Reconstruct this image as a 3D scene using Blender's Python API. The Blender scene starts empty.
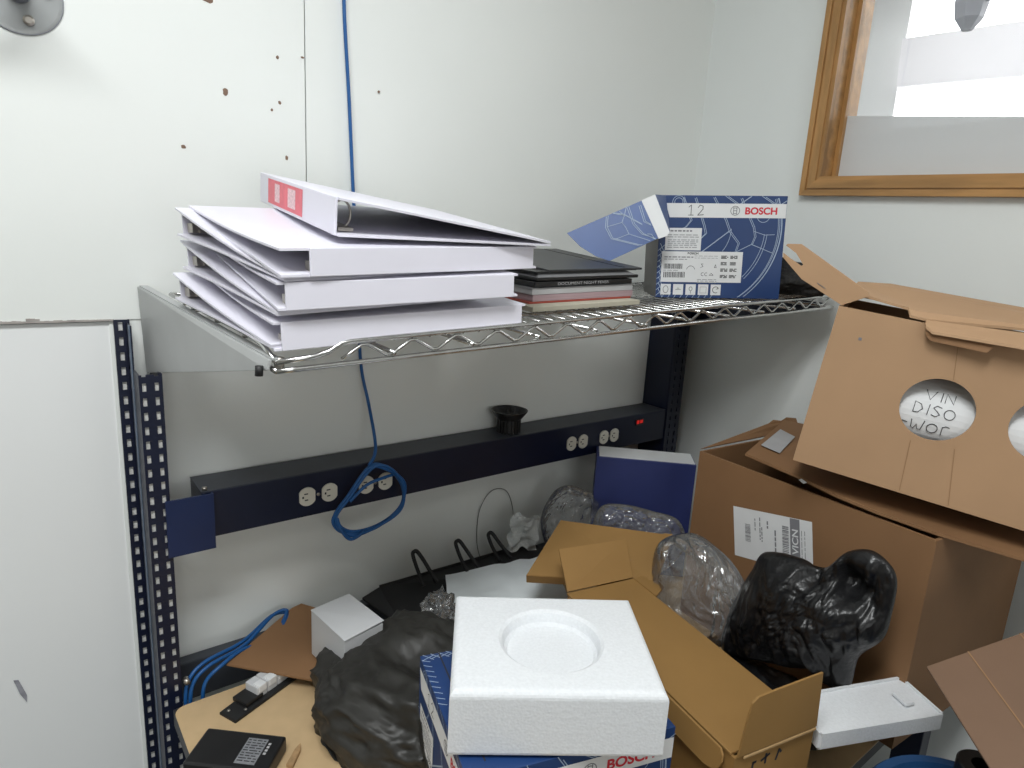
import bpy, bmesh, math, random
from mathutils import Vector, Matrix, noise
random.seed(7)
sc = bpy.context.scene
COL = sc.collection
R = math.radians

# ------------------------------------------------------------------ camera
cam = bpy.data.cameras.new('camera'); co = bpy.data.objects.new('camera', cam); COL.objects.link(co)
cam.sensor_width = 36.0; cam.lens = 36.0 * 648.0 / 1024.0; cam.clip_start = 0.02
co.matrix_world = Matrix(((0.78849, 0.09095, -0.60829, 0), (-0.61246, 0.20675, -0.76298, 0), (0.05637, 0.97416, 0.21873, 1.53), (0, 0, 0, 1)))
sc.camera = co
# ------------------------------------------------------------------ world, lights, exposure
w = bpy.data.worlds.new('world'); sc.world = w; w.use_nodes = True
w.node_tree.nodes['Background'].inputs[0].default_value = (.9, .95, 1, 1)
w.node_tree.nodes['Background'].inputs[1].default_value = .12
sc.view_settings.view_transform = 'Standard'; sc.view_settings.look = 'None'
sc.view_settings.gamma = 1.0; sc.view_settings.use_curve_mapping = False
sc.view_settings.exposure = -0.03

def area(name, loc, size, power, rot=(0, 0, 0), color=(.975, 1, 1)):
    l = bpy.data.lights.new(name, 'AREA'); l.shape = 'RECTANGLE'; l.size, l.size_y = size
    l.energy = power; l.color = color
    o = bpy.data.objects.new(name, l); COL.objects.link(o); o.location = loc; o.rotation_euler = [R(a) for a in rot]
    return o
area('ceiling_lamp', (-.28, .05, 2.70), (1.2, .35), 33)
area('ceiling_lamp_rear', (.6, -.9, 2.70), (1.2, .5), 3)
area('rear_fill_light', (-.35, -2.55, 1.65), (1.7, 1.2), 15, (90, 0, 0))  # added fill from behind the camera, no window is built there
area('next_room_fill', (2.4, .4, 2.70), (.8, 2.0), 22)  # added to brighten the room beyond, its source is unseen

# ------------------------------------------------------------------ materials
MATS = {}
def mat(name, color, rough=.6, metal=0., var=.06, vscale=8., bump=0., bscale=60., spec=.5, emit=None, estr=1., trans=0., sss=0., stretch=None, voro=False, coat=0.):
    m = bpy.data.materials.new(name); m.use_nodes = True; nt = m.node_tree; b = nt.nodes['Principled BSDF']
    b.inputs['Roughness'].default_value = rough; b.inputs['Metallic'].default_value = metal
    b.inputs['Specular IOR Level'].default_value = spec
    b.inputs['Base Color'].default_value = (*color, 1)
    b.inputs['Coat Weight'].default_value = coat
    if trans: b.inputs['Transmission Weight'].default_value = trans
    if sss:
        b.inputs['Subsurface Weight'].default_value = sss; b.inputs['Subsurface Radius'].default_value = (.02, .02, .02); b.inputs['Subsurface Scale'].default_value = .5
    tc = nt.nodes.new('ShaderNodeTexCoord'); src = tc.outputs['Object']
    if stretch:
        mp = nt.nodes.new('ShaderNodeMapping'); mp.inputs['Scale'].default_value = stretch
        nt.links.new(src, mp.inputs[0]); src = mp.outputs[0]
    if var:
        n = nt.nodes.new('ShaderNodeTexNoise'); n.inputs['Scale'].default_value = vscale; n.inputs['Detail'].default_value = 5
        r = nt.nodes.new('ShaderNodeValToRGB'); nt.links.new(src, n.inputs['Vector']); nt.links.new(n.outputs[0], r.inputs[0])
        r.color_ramp.elements[0].position = .3; r.color_ramp.elements[1].position = .7
        r.color_ramp.elements[0].color = (*[c * (1 - var) for c in color], 1); r.color_ramp.elements[1].color = (*[min(1, c * (1 + var)) for c in color], 1)
        nt.links.new(r.outputs[0], b.inputs['Base Color'])
    if bump:
        bn = nt.nodes.new('ShaderNodeTexVoronoi' if voro else 'ShaderNodeTexNoise'); bn.inputs['Scale'].default_value = bscale
        bp = nt.nodes.new('ShaderNodeBump'); bp.inputs['Strength'].default_value = bump; bp.inputs['Distance'].default_value = .002
        nt.links.new(src, bn.inputs['Vector']); nt.links.new(bn.outputs[0], bp.inputs['Height']); nt.links.new(bp.outputs[0], b.inputs['Normal'])
    if emit:
        b.inputs['Emission Color'].default_value = (*emit, 1); b.inputs['Emission Strength'].default_value = estr
    MATS[name] = m; return m
def film(name, tint, gloss_rough, base=.12, dif=.1, op=.25):
    m = bpy.data.materials.new(name); m.use_nodes = True; nt = m.node_tree; nt.nodes.clear()
    out = nt.nodes.new('ShaderNodeOutputMaterial'); tr = nt.nodes.new('ShaderNodeBsdfTransparent'); gl = nt.nodes.new('ShaderNodeBsdfGlossy')
    df = nt.nodes.new('ShaderNodeBsdfDiffuse'); fr = nt.nodes.new('ShaderNodeFresnel'); fr.inputs[0].default_value = 1.5
    ad = nt.nodes.new('ShaderNodeMath'); ad.operation = 'ADD'; ad.inputs[1].default_value = base
    m1 = nt.nodes.new('ShaderNodeMixShader'); m2 = nt.nodes.new('ShaderNodeMixShader')
    tr.inputs[0].default_value = (*tint, 1); gl.inputs['Roughness'].default_value = gloss_rough; df.inputs[0].default_value = (.75, .77, .78, 1)
    m1.inputs[0].default_value = op
    L = nt.links.new
    L(tr.outputs[0], m1.inputs[1]); L(df.outputs[0], m1.inputs[2]); L(fr.outputs[0], ad.inputs[0]); L(ad.outputs[0], m2.inputs[0])
    L(m1.outputs[0], m2.inputs[1]); L(gl.outputs[0], m2.inputs[2]); L(m2.outputs[0], out.inputs[0])
    return m
wallm = mat('wall_paint', (.84, .865, .84), .55, var=.02, vscale=2.5, bump=.05, bscale=220)
wallm2 = mat('wall_board', (.87, .885, .885), .5, var=.015, vscale=3, bump=.03, bscale=150)
wallr = mat('wall_right_paint', (.81, .84, .825), .55, var=.02, vscale=2.5, bump=.05, bscale=220)
darkjoint = mat('joint_dark', (.25, .25, .24), .9, var=0)
chipm = mat('chipped_paint', (.22, .14, .10), .9, var=.2, vscale=80)
floorm = mat('floor_vinyl', (.10, .105, .10), .5, var=.15, vscale=6)
ceilm = mat('ceiling_paint', (.8, .8, .78), .8, var=.02)
navy = mat('navy_enamel', (.0045, .008, .027), .38, var=.12, vscale=14, spec=.5)
navy2 = mat('navy_bracket_enamel', (.007, .019, .075), .38, var=.1, vscale=14)
navytop = mat('pale_navy_top', (.045, .05, .062), .5, var=.12, vscale=20)  # paler, greyer navy for the beam top and rear rail
slotlit = mat('lit_slot_grey', (.62, .62, .60), .5, metal=0., var=.1, vscale=30)  # pale colour stands in for the lit wall behind the slots
greym = mat('grey_powder_coat', (.42, .43, .43), .45, var=.05, vscale=12)
chrome = mat('chrome_wire', (.62, .62, .61), .22, metal=1., var=.12, vscale=60)
steel = mat('dull_steel', (.45, .42, .38), .35, metal=.9, var=.15, vscale=60)
oak = mat('oak_wood', (.40, .215, .075), .42, var=.28, vscale=5, bump=.15, bscale=18, stretch=(9, 1.2, 9))
oakv = mat('oak_wood_vertical', (.40, .215, .075), .42, var=.28, vscale=5, bump=.15, bscale=18, stretch=(9, 9, 1.2))
binder_m = mat('white_vinyl', (.79, .775, .86), .38, var=.02, vscale=10)
binder_in = mat('lilac_lining', (.62, .58, .68), .5, var=.03, vscale=10)
pinkm = mat('pink_label', (.78, .16, .20), .5, var=.08, vscale=60)
whitep = mat('white_paper', (.78, .79, .80), .6, var=.02, vscale=30)
greyp = mat('grey_paper', (.45, .45, .46), .6, var=.06, vscale=30)
ink = mat('black_ink', (.03, .03, .035), .6, var=0)
inkg = mat('grey_ink', (.22, .22, .24), .6, var=0)
redink = mat('red_ink', (.62, .02, .04), .5, var=0)
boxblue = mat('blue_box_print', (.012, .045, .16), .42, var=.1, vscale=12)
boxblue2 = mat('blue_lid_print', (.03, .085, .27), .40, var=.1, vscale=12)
lineblue = mat('pale_blue_line', (.38, .47, .60), .5, var=0)
greybox = mat('grey_board', (.16, .155, .15), .7, var=.06)
blackpl = mat('black_plastic', (.012, .012, .013), .35, var=.1, vscale=30)
blackmat = mat('black_matte', (.014, .014, .015), .55, var=.1, vscale=30)
blacksat = mat('black_folder', (.035, .036, .038), .42, var=.08, vscale=20)
silver = mat('silver_case', (.30, .30, .31), .35, metal=.4, var=.1, vscale=14)
magpink = mat('magazine_edges', (.38, .27, .29), .7, var=.12, vscale=90, stretch=(.2, .2, 8))
redc = mat('red_cover', (.35, .06, .04), .5, var=.1)
beige = mat('beige_pad', (.48, .45, .36), .7, var=.06)
kraft = mat('kraft_card', (.46, .285, .16), .75, var=.05, vscale=7, bump=.04, bscale=60)
kraftd = mat('kraft_card_brown', (.255, .134, .060), .75, var=.08, vscale=6, bump=.05, bscale=60)
krafty = mat('kraft_card_golden', (.315, .175, .053), .7, var=.06, vscale=8, bump=.04, bscale=60)
kraftin = mat('kraft_card_pinkish', (.20, .120, .076), .75, var=.05, vscale=8, bump=.05, bscale=60)
kraftedge = mat('kraft_edge', (.50, .32, .15), .8, var=.1, vscale=60)
crease = mat('kraft_crease', (.33, .19, .095), .8, var=.08)
foamm = mat('white_foam', (.79, .81, .835), .75, var=.04, vscale=260, bump=.16, bscale=300, voro=True, sss=.25)
cardw = mat('white_card', (.62, .63, .645), .6, var=.02, vscale=8)
tanlam = mat('tan_laminate', (.59, .42, .235), .42, var=.05, vscale=30)
edgebk = mat('black_edge_band', (.02, .02, .025), .5, var=.05)
bagdark = mat('dark_grey_film', (.026, .025, .022), .48, var=.22, vscale=9, bump=.35, bscale=45)
bagblack = mat('black_film', (.008, .008, .009), .33, var=.2, vscale=20, bump=.6, bscale=110)
sheetm = mat('pale_grey_film', (.80, .85, .87), .35, var=.06, vscale=10)
bluecab = mat('blue_cable', (.010, .095, .30), .42, var=.06, vscale=40)
bluebox = mat('royal_blue_card', (.032, .045, .17), .5, var=.08, vscale=9)
bluelid = mat('blue_plastic', (.012, .06, .17), .4, var=.06)
recept = mat('ivory_plastic', (.66, .64, .56), .4, var=.03)
redlamp = mat('red_rocker', (.5, .01, .01), .3, emit=(1, .03, .02), estr=.3, var=0)
clearfilm = film('clear_film', (.95, .955, .96), .13, base=.06, op=.11)
glassm = film('window_glass', (.97, .98, .98), .02, base=.0, op=.02)
frost = film('frosted_film', (.80, .82, .85), .5, base=.02, op=.86)
clearpl = film('clear_plate', (.97, .975, .98), .2, base=.02, op=.35)
nrwall = mat('next_room_paint', (.70, .70, .70), .7, var=.02)
nrvalance = mat('next_room_blind', (.80, .77, .80), .7, var=.02)
daylight = mat('daylight_pane', (.9, .9, .9), .5, emit=(1, 1, 1), estr=4.0, var=0)

# ------------------------------------------------------------------ helpers
def link(name, me, parent=None, m=None, kind=None):
    o = bpy.data.objects.new(name, me); COL.objects.link(o)
    if parent is not None: o.parent = parent
    if m is not None and me is not None and not me.materials: me.materials.append(m)
    if kind: o['kind'] = kind
    return o
def tag(o, label, cat, group=None):
    o['label'] = label; o['category'] = cat
    if group: o['group'] = group
    return o
def eul(yaw, pitch=0, roll=0):
    return Matrix.Rotation(R(yaw), 4, 'Z') @ Matrix.Rotation(R(pitch), 4, 'X') @ Matrix.Rotation(R(roll), 4, 'Y')
def thing(name, label, cat, loc=(0, 0, 0), rot=(0, 0, 0), group=None, mtx=None):
    o = bpy.data.objects.new(name, None); COL.objects.link(o); o.empty_display_size = .02
    o.matrix_world = mtx if mtx else Matrix.Translation(loc) @ eul(*rot)
    return tag(o, label, cat, group)
def struct(name, me, m, parent=None):
    return link(name, me, parent, m, None if parent else 'structure')
def mesh(bm, name='mesh', smooth=False):
    bmesh.ops.recalc_face_normals(bm, faces=bm.faces[:])
    me = bpy.data.meshes.new(name); bm.to_mesh(me); bm.free()
    if smooth:
        for p in me.polygons: p.use_smooth = True
    return me
def hexbm(bm, P):
    v = [bm.verts.new(p) for p in P]
    for f in ((0, 3, 2, 1), (4, 5, 6, 7), (0, 1, 5, 4), (1, 2, 6, 5), (2, 3, 7, 6), (3, 0, 4, 7)): bm.faces.new([v[i] for i in f])
    return v
def addbox(bm, a, b):
    (x0, y0, z0), (x1, y1, z1) = a, b
    return hexbm(bm, [(x0, y0, z0), (x1, y0, z0), (x1, y1, z0), (x0, y1, z0), (x0, y0, z1), (x1, y0, z1), (x1, y1, z1), (x0, y1, z1)])
def boxme(a, b, bev=0, seg=2):
    bm = bmesh.new(); addbox(bm, a, b)
    if bev: bmesh.ops.bevel(bm, geom=bm.edges[:], offset=bev, segments=seg, affect='EDGES', profile=.6)
    return mesh(bm)
def boxesme(L):
    bm = bmesh.new()
    for a, b in L: addbox(bm, a, b)
    return mesh(bm)
def slabme(pts, t, n=None, bev=0):
    """a panel: polygon pts extruded t along n"""
    pts = [Vector(p) for p in pts]
    if n is None:
        n = Vector((0, 0, 0))
        for i in range(len(pts)): n += pts[i].cross(pts[(i + 1) % len(pts)])
    n = Vector(n).normalized(); bm = bmesh.new()
    a = [bm.verts.new(p) for p in pts]; b = [bm.verts.new(p + n * t) for p in pts]
    bm.faces.new(a[::-1]); bm.faces.new(b)
    for i in range(len(a)): bm.faces.new((a[i], a[(i + 1) % len(a)], b[(i + 1) % len(a)], b[i]))
    if bev: bmesh.ops.bevel(bm, geom=bm.edges[:], offset=bev, segments=2, affect='EDGES')
    return mesh(bm)
def catmull(pts, n=8, closed=False):
    P = [Vector(p) for p in pts]; N = len(P); out = []
    for i in range(N if closed else N - 1):
        g = (lambda k: P[k % N]) if closed else (lambda k: P[max(0, min(N - 1, k))])
        p0, p1, p2, p3 = g(i - 1), g(i), g(i + 1), g(i + 2)
        for k in range(n):
            t = k / n
            out.append(.5 * ((2 * p1) + (p2 - p0) * t + (2 * p0 - 5 * p1 + 4 * p2 - p3) * t * t + (3 * p1 - p0 - 3 * p2 + p3) * t ** 3))
    if not closed: out.append(P[-1])
    return out
def addtube(bm, pts, r, sides=8, closed=False, taper=None):
    P = [Vector(p) for p in pts]; N = len(P); rings = []; up = None
    for i in range(N):
        if closed: t = P[(i + 1) % N] - P[i - 1]
        else: t = P[min(N - 1, i + 1)] - P[max(0, i - 1)]
        t.normalize()
        if up is None:
            up = Vector((0, 0, 1)) if abs(t.z) < .9 else Vector((1, 0, 0))
        u = up - t * up.dot(t)
        if u.length < 1e-6: u = t.orthogonal()
        u.normalize(); v = t.cross(u); up = u
        rr = r if taper is None else r * taper[i]
        rings.append([bm.verts.new(P[i] + (u * math.cos(2 * math.pi * k / sides) + v * math.sin(2 * math.pi * k / sides)) * rr) for k in range(sides)])
    for i in range(N if closed else N - 1):
        A, B = rings[i], rings[(i + 1) % N]
        for k in range(sides): bm.faces.new((A[k], A[(k + 1) % sides], B[(k + 1) % sides], B[k]))
    if not closed: bm.faces.new(rings[0][::-1]); bm.faces.new(rings[-1])
def tubeme(pts, r, sides=8, closed=False, smooth=True, taper=None):
    bm = bmesh.new(); addtube(bm, pts, r, sides, closed, taper); return mesh(bm, smooth=smooth)
def lathe(bm, prof, seg=32, c=(0, 0, 0), close=True):
    rings = [[bm.verts.new((c[0] + r * math.cos(2 * math.pi * k / seg), c[1] + r * math.sin(2 * math.pi * k / seg), c[2] + z)) for k in range(seg)] for r, z in prof]
    for A, B in zip(rings, rings[1:]):
        for k in range(seg): bm.faces.new((A[k], A[(k + 1) % seg], B[(k + 1) % seg], B[k]))
    if close: bm.faces.new(rings[0][::-1]); bm.faces.new(rings[-1])

class Face:
    """a flat print surface: 2D (u,v) -> 3D, with a small lift off the board"""
    def __init__(s, parent, o, ex, ey):
        s.p = parent; s.o = Vector(o); s.ex = Vector(ex).normalized(); s.ey = Vector(ey).normalized(); s.n = s.ex.cross(s.ey)
    def pt(s, u, v, k=1): return s.o + s.ex * u + s.ey * v + s.n * (.00025 * k)
    def poly(s, name, uv, m, k=1, parent=None):
        bm = bmesh.new(); bm.faces.new([bm.verts.new(s.pt(u, v, k)) for u, v in uv])
        me = bpy.data.meshes.new(name); bm.to_mesh(me); bm.free()
        return link(name, me, parent or s.p, m)
    def rect(s, name, u0, v0, u1, v1, m, k=1, parent=None):
        return s.poly(name, [(u0, v0), (u1, v0), (u1, v1), (u0, v1)], m, k, parent)
    def rects(s, name, L, m, k=1, parent=None):
        bm = bmesh.new()
        for u0, v0, u1, v1 in L: bm.faces.new([bm.verts.new(s.pt(u, v, k)) for u, v in ((u0, v0), (u1, v0), (u1, v1), (u0, v1))])
        me = bpy.data.meshes.new(name); bm.to_mesh(me); bm.free()
        return link(name, me, parent or s.p, m, 'stuff' if len(L) > 1 else None)
    def lines(s, name, L, wd, m, k=1, parent=None, clip=None):
        bm = bmesh.new()
        for pl in L:
            for (a, b) in zip(pl, pl[1:]):
                if clip and not all(clip[0] <= q[0] <= clip[2] and clip[1] <= q[1] <= clip[3] for q in (a, b)): continue
                d = Vector((b[0] - a[0], b[1] - a[1]))
                if d.length < 1e-7: continue
                d.normalize(); n = Vector((-d.y, d.x)) * wd / 2; e = d * wd * .3
                bm.faces.new([bm.verts.new(s.pt(*q, k)) for q in ((a[0] - e.x - n.x, a[1] - e.y - n.y), (b[0] + e.x - n.x, b[1] + e.y - n.y), (b[0] + e.x + n.x, b[1] + e.y + n.y), (a[0] - e.x + n.x, a[1] - e.y + n.y))])
        me = bpy.data.meshes.new(name); bm.to_mesh(me); bm.free()
        return link(name, me, parent or s.p, m)
    def text(s, name, txt, u, v, h, m, k=2, parent=None, bold=0., rot=0, sx=1.):
        cu = bpy.data.curves.new(name, 'FONT'); cu.body = txt; cu.size = h / .69; cu.offset = bold
        o = bpy.data.objects.new(name, cu); COL.objects.link(o)
        dg = bpy.context.evaluated_depsgraph_get(); me = bpy.data.meshes.new_from_object(o.evaluated_get(dg))
        bpy.data.objects.remove(o); bpy.data.curves.remove(cu)
        c, sn = math.cos(R(rot)), math.sin(R(rot))
        for ve in me.vertices:
            x, y = ve.co.x * sx, ve.co.y
            ve.co = s.pt(u + x * c - y * sn, v + x * sn + y * c, k)
        me.materials.clear()
        return link(name, me, parent or s.p, m)
def arc(cx, cy, rx, ry, a0, a1, n=22):
    return [(cx + rx * math.cos(R(a0 + (a1 - a0) * i / n)), cy + ry * math.sin(R(a0 + (a1 - a0) * i / n))) for i in range(n + 1)]
def barcode(x0, y0, x1, y1, seed, n=26):
    rnd = random.Random(seed); L = []; x = x0
    while x < x1:
        a = rnd.uniform(.4, 1.6) * (x1 - x0) / n / 1.6; L.append((x, y0, min(x + a, x1), y1)); x += a + rnd.uniform(.4, 1.4) * (x1 - x0) / n / 1.6
    return L
def textlines(x0, y0, x1, n, dy, h, seed):
    rnd = random.Random(seed); L = []
    for i in range(n):
        x = x0; y = y0 - i * dy
        while x < x1 - .002:
            a = rnd.uniform(.004, .012); L.append((x, y, min(x + a, x1), y + h)); x += a + .002
    return L
GLY = {'V': [[(0, 1), (.45, 0), (.9, 1)]], 'I': [[(.2, 1), (.15, 0)]], 'N': [[(0, 0), (.05, 1), (.7, .05), (.75, 1)]], 'D': [[(.1, 0), (.1, 1), (.6, .85), (.8, .45), (.5, .05), (.1, 0)]],
       'S': [[(.7, .9), (.3, 1), (.05, .75), (.4, .5), (.65, .25), (.35, 0), (0, .12)]], 'O': [arc(.42, .45, .42, .45, 0, 360, 14)], 'R': [[(.1, 0), (.05, .8), (.3, .95), (.6, .9)]],
       'W': [[(0, .9), (.1, .15), (.3, 0), (.5, .5), (.65, .05), (.9, .05), (1.05, 1)]], '-': [[(0, .55), (.45, .5)]], '1': [[(0, .8), (.25, 1), (.25, 0)], [(0, 0), (.5, 0)]],
       '2': [[(0, .75), (.2, 1), (.5, .9), (.5, .6), (0, 0), (.6, .05)]]}
def hand(txt, x, y, h, sp=1.05):
    L = []
    for ch in txt:
        if ch == ' ': x += h * .6; continue
        g = GLY[ch]; wd = max(p[0] for pl in g for p in pl)
        for pl in g: L.append([(x + p[0] * h, y + p[1] * h) for p in pl])
        x += (wd + .28) * h * sp
    return L
def ridge(p, oct=4):
    a, f, s = 1., 1., 0.
    for _ in range(oct):
        s += a * (1 - abs(noise.noise(p * f)) * 2); a *= .5; f *= 2.1
    return s
def blob(c, rad, amp, freq, seed, rot=(0, 0, 0), sub=5, zmin=None, dents=(), sq=1.):
    bm = bmesh.new(); bmesh.ops.create_icosphere(bm, subdivisions=sub, radius=1.0)
    M = eul(*rot).to_3x3(); off = Vector((seed * 7.3, seed * 3.1, seed * 1.7)); c = Vector(c); rad = Vector(rad)
    for v in bm.verts:
        d = v.co.normalized()
        e = Vector([math.copysign(abs(k) ** sq, k) for k in d]); p = M @ Vector((e.x * rad.x, e.y * rad.y, e.z * rad.z))
        low = noise.noise(d * 1.6 + off) * 1.0
        k = amp * (ridge(d * freq + off) - .7) + amp * 1.6 * low
        wd = (M @ d).normalized()
        for (dd, wid, dep) in dents:
            g = (wd - Vector(dd).normalized()).length
            k -= dep * math.exp(-(g / wid) ** 2)
        p = c + p + wd * k
        if zmin is not None and p.z < zmin: p.z = zmin + .002 * noise.noise(p * 40)
        v.co = p
    return mesh(bm, smooth=True)

# ================================================================== the room
CEIL = 2.75; WX = 1.495; WY = 1.145
struct('floor', boxme((-2.2, -2.6, -.05), (3.4, 2.0, 0)), floorm)
struct('ceiling', boxme((-2.2, -2.6, CEIL), (3.4, 2.0, CEIL + .05)), ceilm)
wb = struct('wall_back', boxme((-2.2, WY + .006, 0), (WX + .06, WY + .08, CEIL)), wallm)
link('wall_panel', boxme((-2.2, WY - .008, 1.376), (.4295, WY + .004, CEIL), .0008), wb, wallm)
link('wall_panel', slabme([(.432, WY - .006, 1.3765), (.124, WY - .006, 1.3765), (.124, WY - .006, 0), (WX, WY - .006, 0), (WX, WY - .006, CEIL), (.432, WY - .006, CEIL)], .010, (0, 1, 0)), wb, wallm)
link('wall_panel', boxme((-2.2, WY - .004, 0), (.128, WY + .004, 1.373), .0008), wb, wallm2)
def seam_edge():
    bm = bmesh.new(); n = 90
    for i in range(n):
        x0 = -.35 + i * .48 / n; h = .0016 + .0022 * abs(noise.noise(Vector((x0 * 60, 0, 0)))) + (.003 if noise.noise(Vector((x0 * 19, 5, 0))) > .42 else 0)
        addbox(bm, (x0, WY - .010, 1.3755 - .001), (x0 + .48 / n, WY - .006, 1.3755 + h))
    return mesh(bm)
link('chipped_edge', seam_edge(), wb, mat('chipped_edge_paint', (.38, .35, .33), .9, var=.2, vscale=60))
for i, (x, z, a, b) in enumerate(((.303, 1.727, .004, .0055), (.239, 1.638, .0035, .0028), (.385, 1.793, .0025, .003), (.387, 1.725, .0025, .003), (.374, 1.712, .002, .002), (.397, 1.640, .0025, .004), (.283, 1.853, .009, .005), (.564, 1.772, .0025, .002), (.426, 1.801, .003, .0016), (.270, 1.857, .005, .004))):
    bm = bmesh.new(); vs = []
    for k in range(10):
        r = 1 + .4 * noise.noise(Vector((i * 3.1, k * 1.3, 0)))
        vs.append((x + a * r * math.cos(k * .6283), WY - .0085, z + b * r * math.sin(k * .6283)))
    link('screw_hole', slabme(vs, .001, (0, 1, 0)), wb, chipm)
farw = mat('far_wall_paint', (.42, .40, .36), .7, var=.03)
link('scuff_mark', slabme([(-.040, WY - .0045, .822), (-.034, WY - .0045, .820), (-.026, WY - .0045, .790), (-.027, WY - .0045, .778), (-.034, WY - .0045, .795)], .0012, (0, -1, 0)), wb, mat('grey_scuff', (.30, .30, .34), .8, var=.2, vscale=90))
struct('wall_left', boxme((-2.26, -2.6, 0), (-2.2, 1.2, CEIL)), farw)
struct('wall_front', boxme((-2.2, -2.66, 0), (1.6, -2.6, CEIL)), farw)
# right wall with window opening
YO0, YO1, ZO0, ZO1 = -.22, .791, 1.704, 2.45
wr = struct('wall_right', boxesme([((WX, -2.6, 0), (WX + .11, WY + .01, 1.672)), ((WX, -2.6, ZO1), (WX + .11, WY + .01, CEIL)), ((WX, -2.6, 1.672), (WX + .11, YO0, ZO1)), ((WX, YO1, 1.672), (WX + .11, WY + .01, ZO1))]), wallr)
def lean(me):                                        # the frame hangs about one degree out of level
    for v in me.vertices: v.co.z += (v.co.y - .833) * .021
    return me
win = struct('window_1', lean(boxesme([((WX + .001, YO0, 1.674), (WX + .109, YO1, ZO0 + .003)), ((WX + .001, YO1 - .004, ZO0), (WX + .109, YO1 + .001, ZO1))])), oak)
FY0, FY1, FZ0, FZ1 = YO0 - .04, .829, 1.665, ZO1 + .04
BANDS = ((0, .012, .019), (.012, .016, .014), (.016, .033, .017), (.033, .042, .013))
def casing(side):
    bm = bmesh.new()
    for a, b, t in BANDS:
        c = {'bottom': [(FY0 + a, FZ0 + a), (FY1 - a, FZ0 + a), (FY1 - b, FZ0 + b), (FY0 + b, FZ0 + b)], 'far': [(FY1 - a, FZ0 + a), (FY1 - a, FZ1 - a), (FY1 - b, FZ1 - b), (FY1 - b, FZ0 + b)],
             'near': [(FY0 + a, FZ0 + a), (FY0 + a, FZ1 - a), (FY0 + b, FZ1 - b), (FY0 + b, FZ0 + b)], 'top': [(FY0 + a, FZ1 - a), (FY1 - a, FZ1 - a), (FY1 - b, FZ1 - b), (FY0 + b, FZ1 - b)]}[side]
        hexbm(bm, [(WX - t, y, z) for y, z in c] + [(WX + .002, y, z) for y, z in c])
    return lean(mesh(bm))
for sd in ('bottom', 'far', 'near', 'top'): link('window_frame', casing(sd), win, oak if sd in ('bottom', 'top') else oakv)
link('window_stop', lean(boxme((WX + .035, YO1 - .014, ZO0), (WX + .048, YO1 - .004, ZO1), .001)), win, oakv)
link('window_stop', lean(boxme((WX + .035, YO0, ZO0 + .003), (WX + .048, YO1 - .014, ZO0 + .008), .001)), win, oak)
link('window_pane', lean(boxme((WX + .049, YO0 + .002, ZO0 + .004), (WX + .053, YO1 - .005, ZO1))), win, glassm)
bm = bmesh.new(); ya, yb, zb = YO0 + .002, YO1 - .005, ZO0 + .006
hexbm(bm, [(WX + .0475, ya, zb - .021), (WX + .0475, yb, zb), (WX + .0475, yb, 1.843), (WX + .0475, ya, 1.738), (WX + .0485, ya, zb - .021), (WX + .0485, yb, zb), (WX + .0485, yb, 1.843), (WX + .0485, ya, 1.738)])
link('frosted_film', mesh(bm), win, frost)
# the room beyond the window
nw = struct('wall_next_room', boxesme([((3.2, -2.6, 0), (3.26, 1.9, 2.1)), ((3.2, 1.41, 2.1), (3.26, 1.9, CEIL)), ((3.2, -2.2, 2.70), (3.26, 1.41, CEIL)), ((1.50, 1.9, 0), (3.26, 1.96, CEIL)), ((1.50, 1.225, 0), (1.605, 1.9, CEIL)), ((1.5, -2.66, 0), (3.26, -2.6, CEIL))]), nrwall)
w2 = struct('window_2', boxme((3.22, -2.0, 2.1), (3.24, 1.41, 2.70)), daylight)
bm = bmesh.new(); hexbm(bm, [(3.13, -2.0, 2.10), (3.17, -2.0, 2.10), (3.17, 1.385, 2.262), (3.13, 1.385, 2.262), (3.13, -2.0, 2.33), (3.17, -2.0, 2.33), (3.17, 1.395, 2.455), (3.13, 1.395, 2.455)])
link('blind_board', mesh(bm), w2, nrvalance)
fx = thing('hanging_fixture', 'small grey faceted fixture on a pipe seen through the oak-framed window', 'lamp', (2.2, .81, 2.20))
bm = bmesh.new(); lathe(bm, [(.014, -.03), (.035, .0), (.042, .04), (.042, .16)], 6); link('housing', mesh(bm), fx, mat('grey_cast', (.32, .32, .36), .5, var=.1))
link('pipe', tubeme([(0, -.03, .05), (0, -.5, .07)], .014, 10), fx, greym)
link('drop_rod', tubeme([(0, 0, .15), (0, 0, CEIL - 2.2)], .01, 8), fx, greym)

# round plate on the wall
dk = thing('wall_mount', 'round clear plate with dark grey post screwed to the wall', 'mount', (.052, WY - .008, 1.803))
def ycyl(prof, seg=32):
    bm = bmesh.new(); lathe(bm, prof, seg); bmesh.ops.rotate(bm, verts=bm.verts[:], cent=(0, 0, 0), matrix=Matrix.Rotation(R(90), 3, 'X')); return mesh(bm, smooth=False)
link('plate', ycyl([(.0475, 0), (.0485, .001), (.0475, .0025), (.044, .003)], 48), dk, clearpl)
link('plate_rim', tubeme([(.0482 * math.cos(R(a)), -.0015, .0482 * math.sin(R(a))) for a in range(0, 360, 6)], .0009, 6, closed=True), dk, mat('grey_rim', (.25, .26, .29), .3, var=0))
link('post', tubeme([(0, -.004, 0), (.0, -.03, .0), (-.004, -.07, .004), (-.02, -.12, .02), (-.06, -.14, .06)], .0125, 14), dk, mat('slate_metal', (.16, .17, .21), .35, metal=.6, var=.1))
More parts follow.
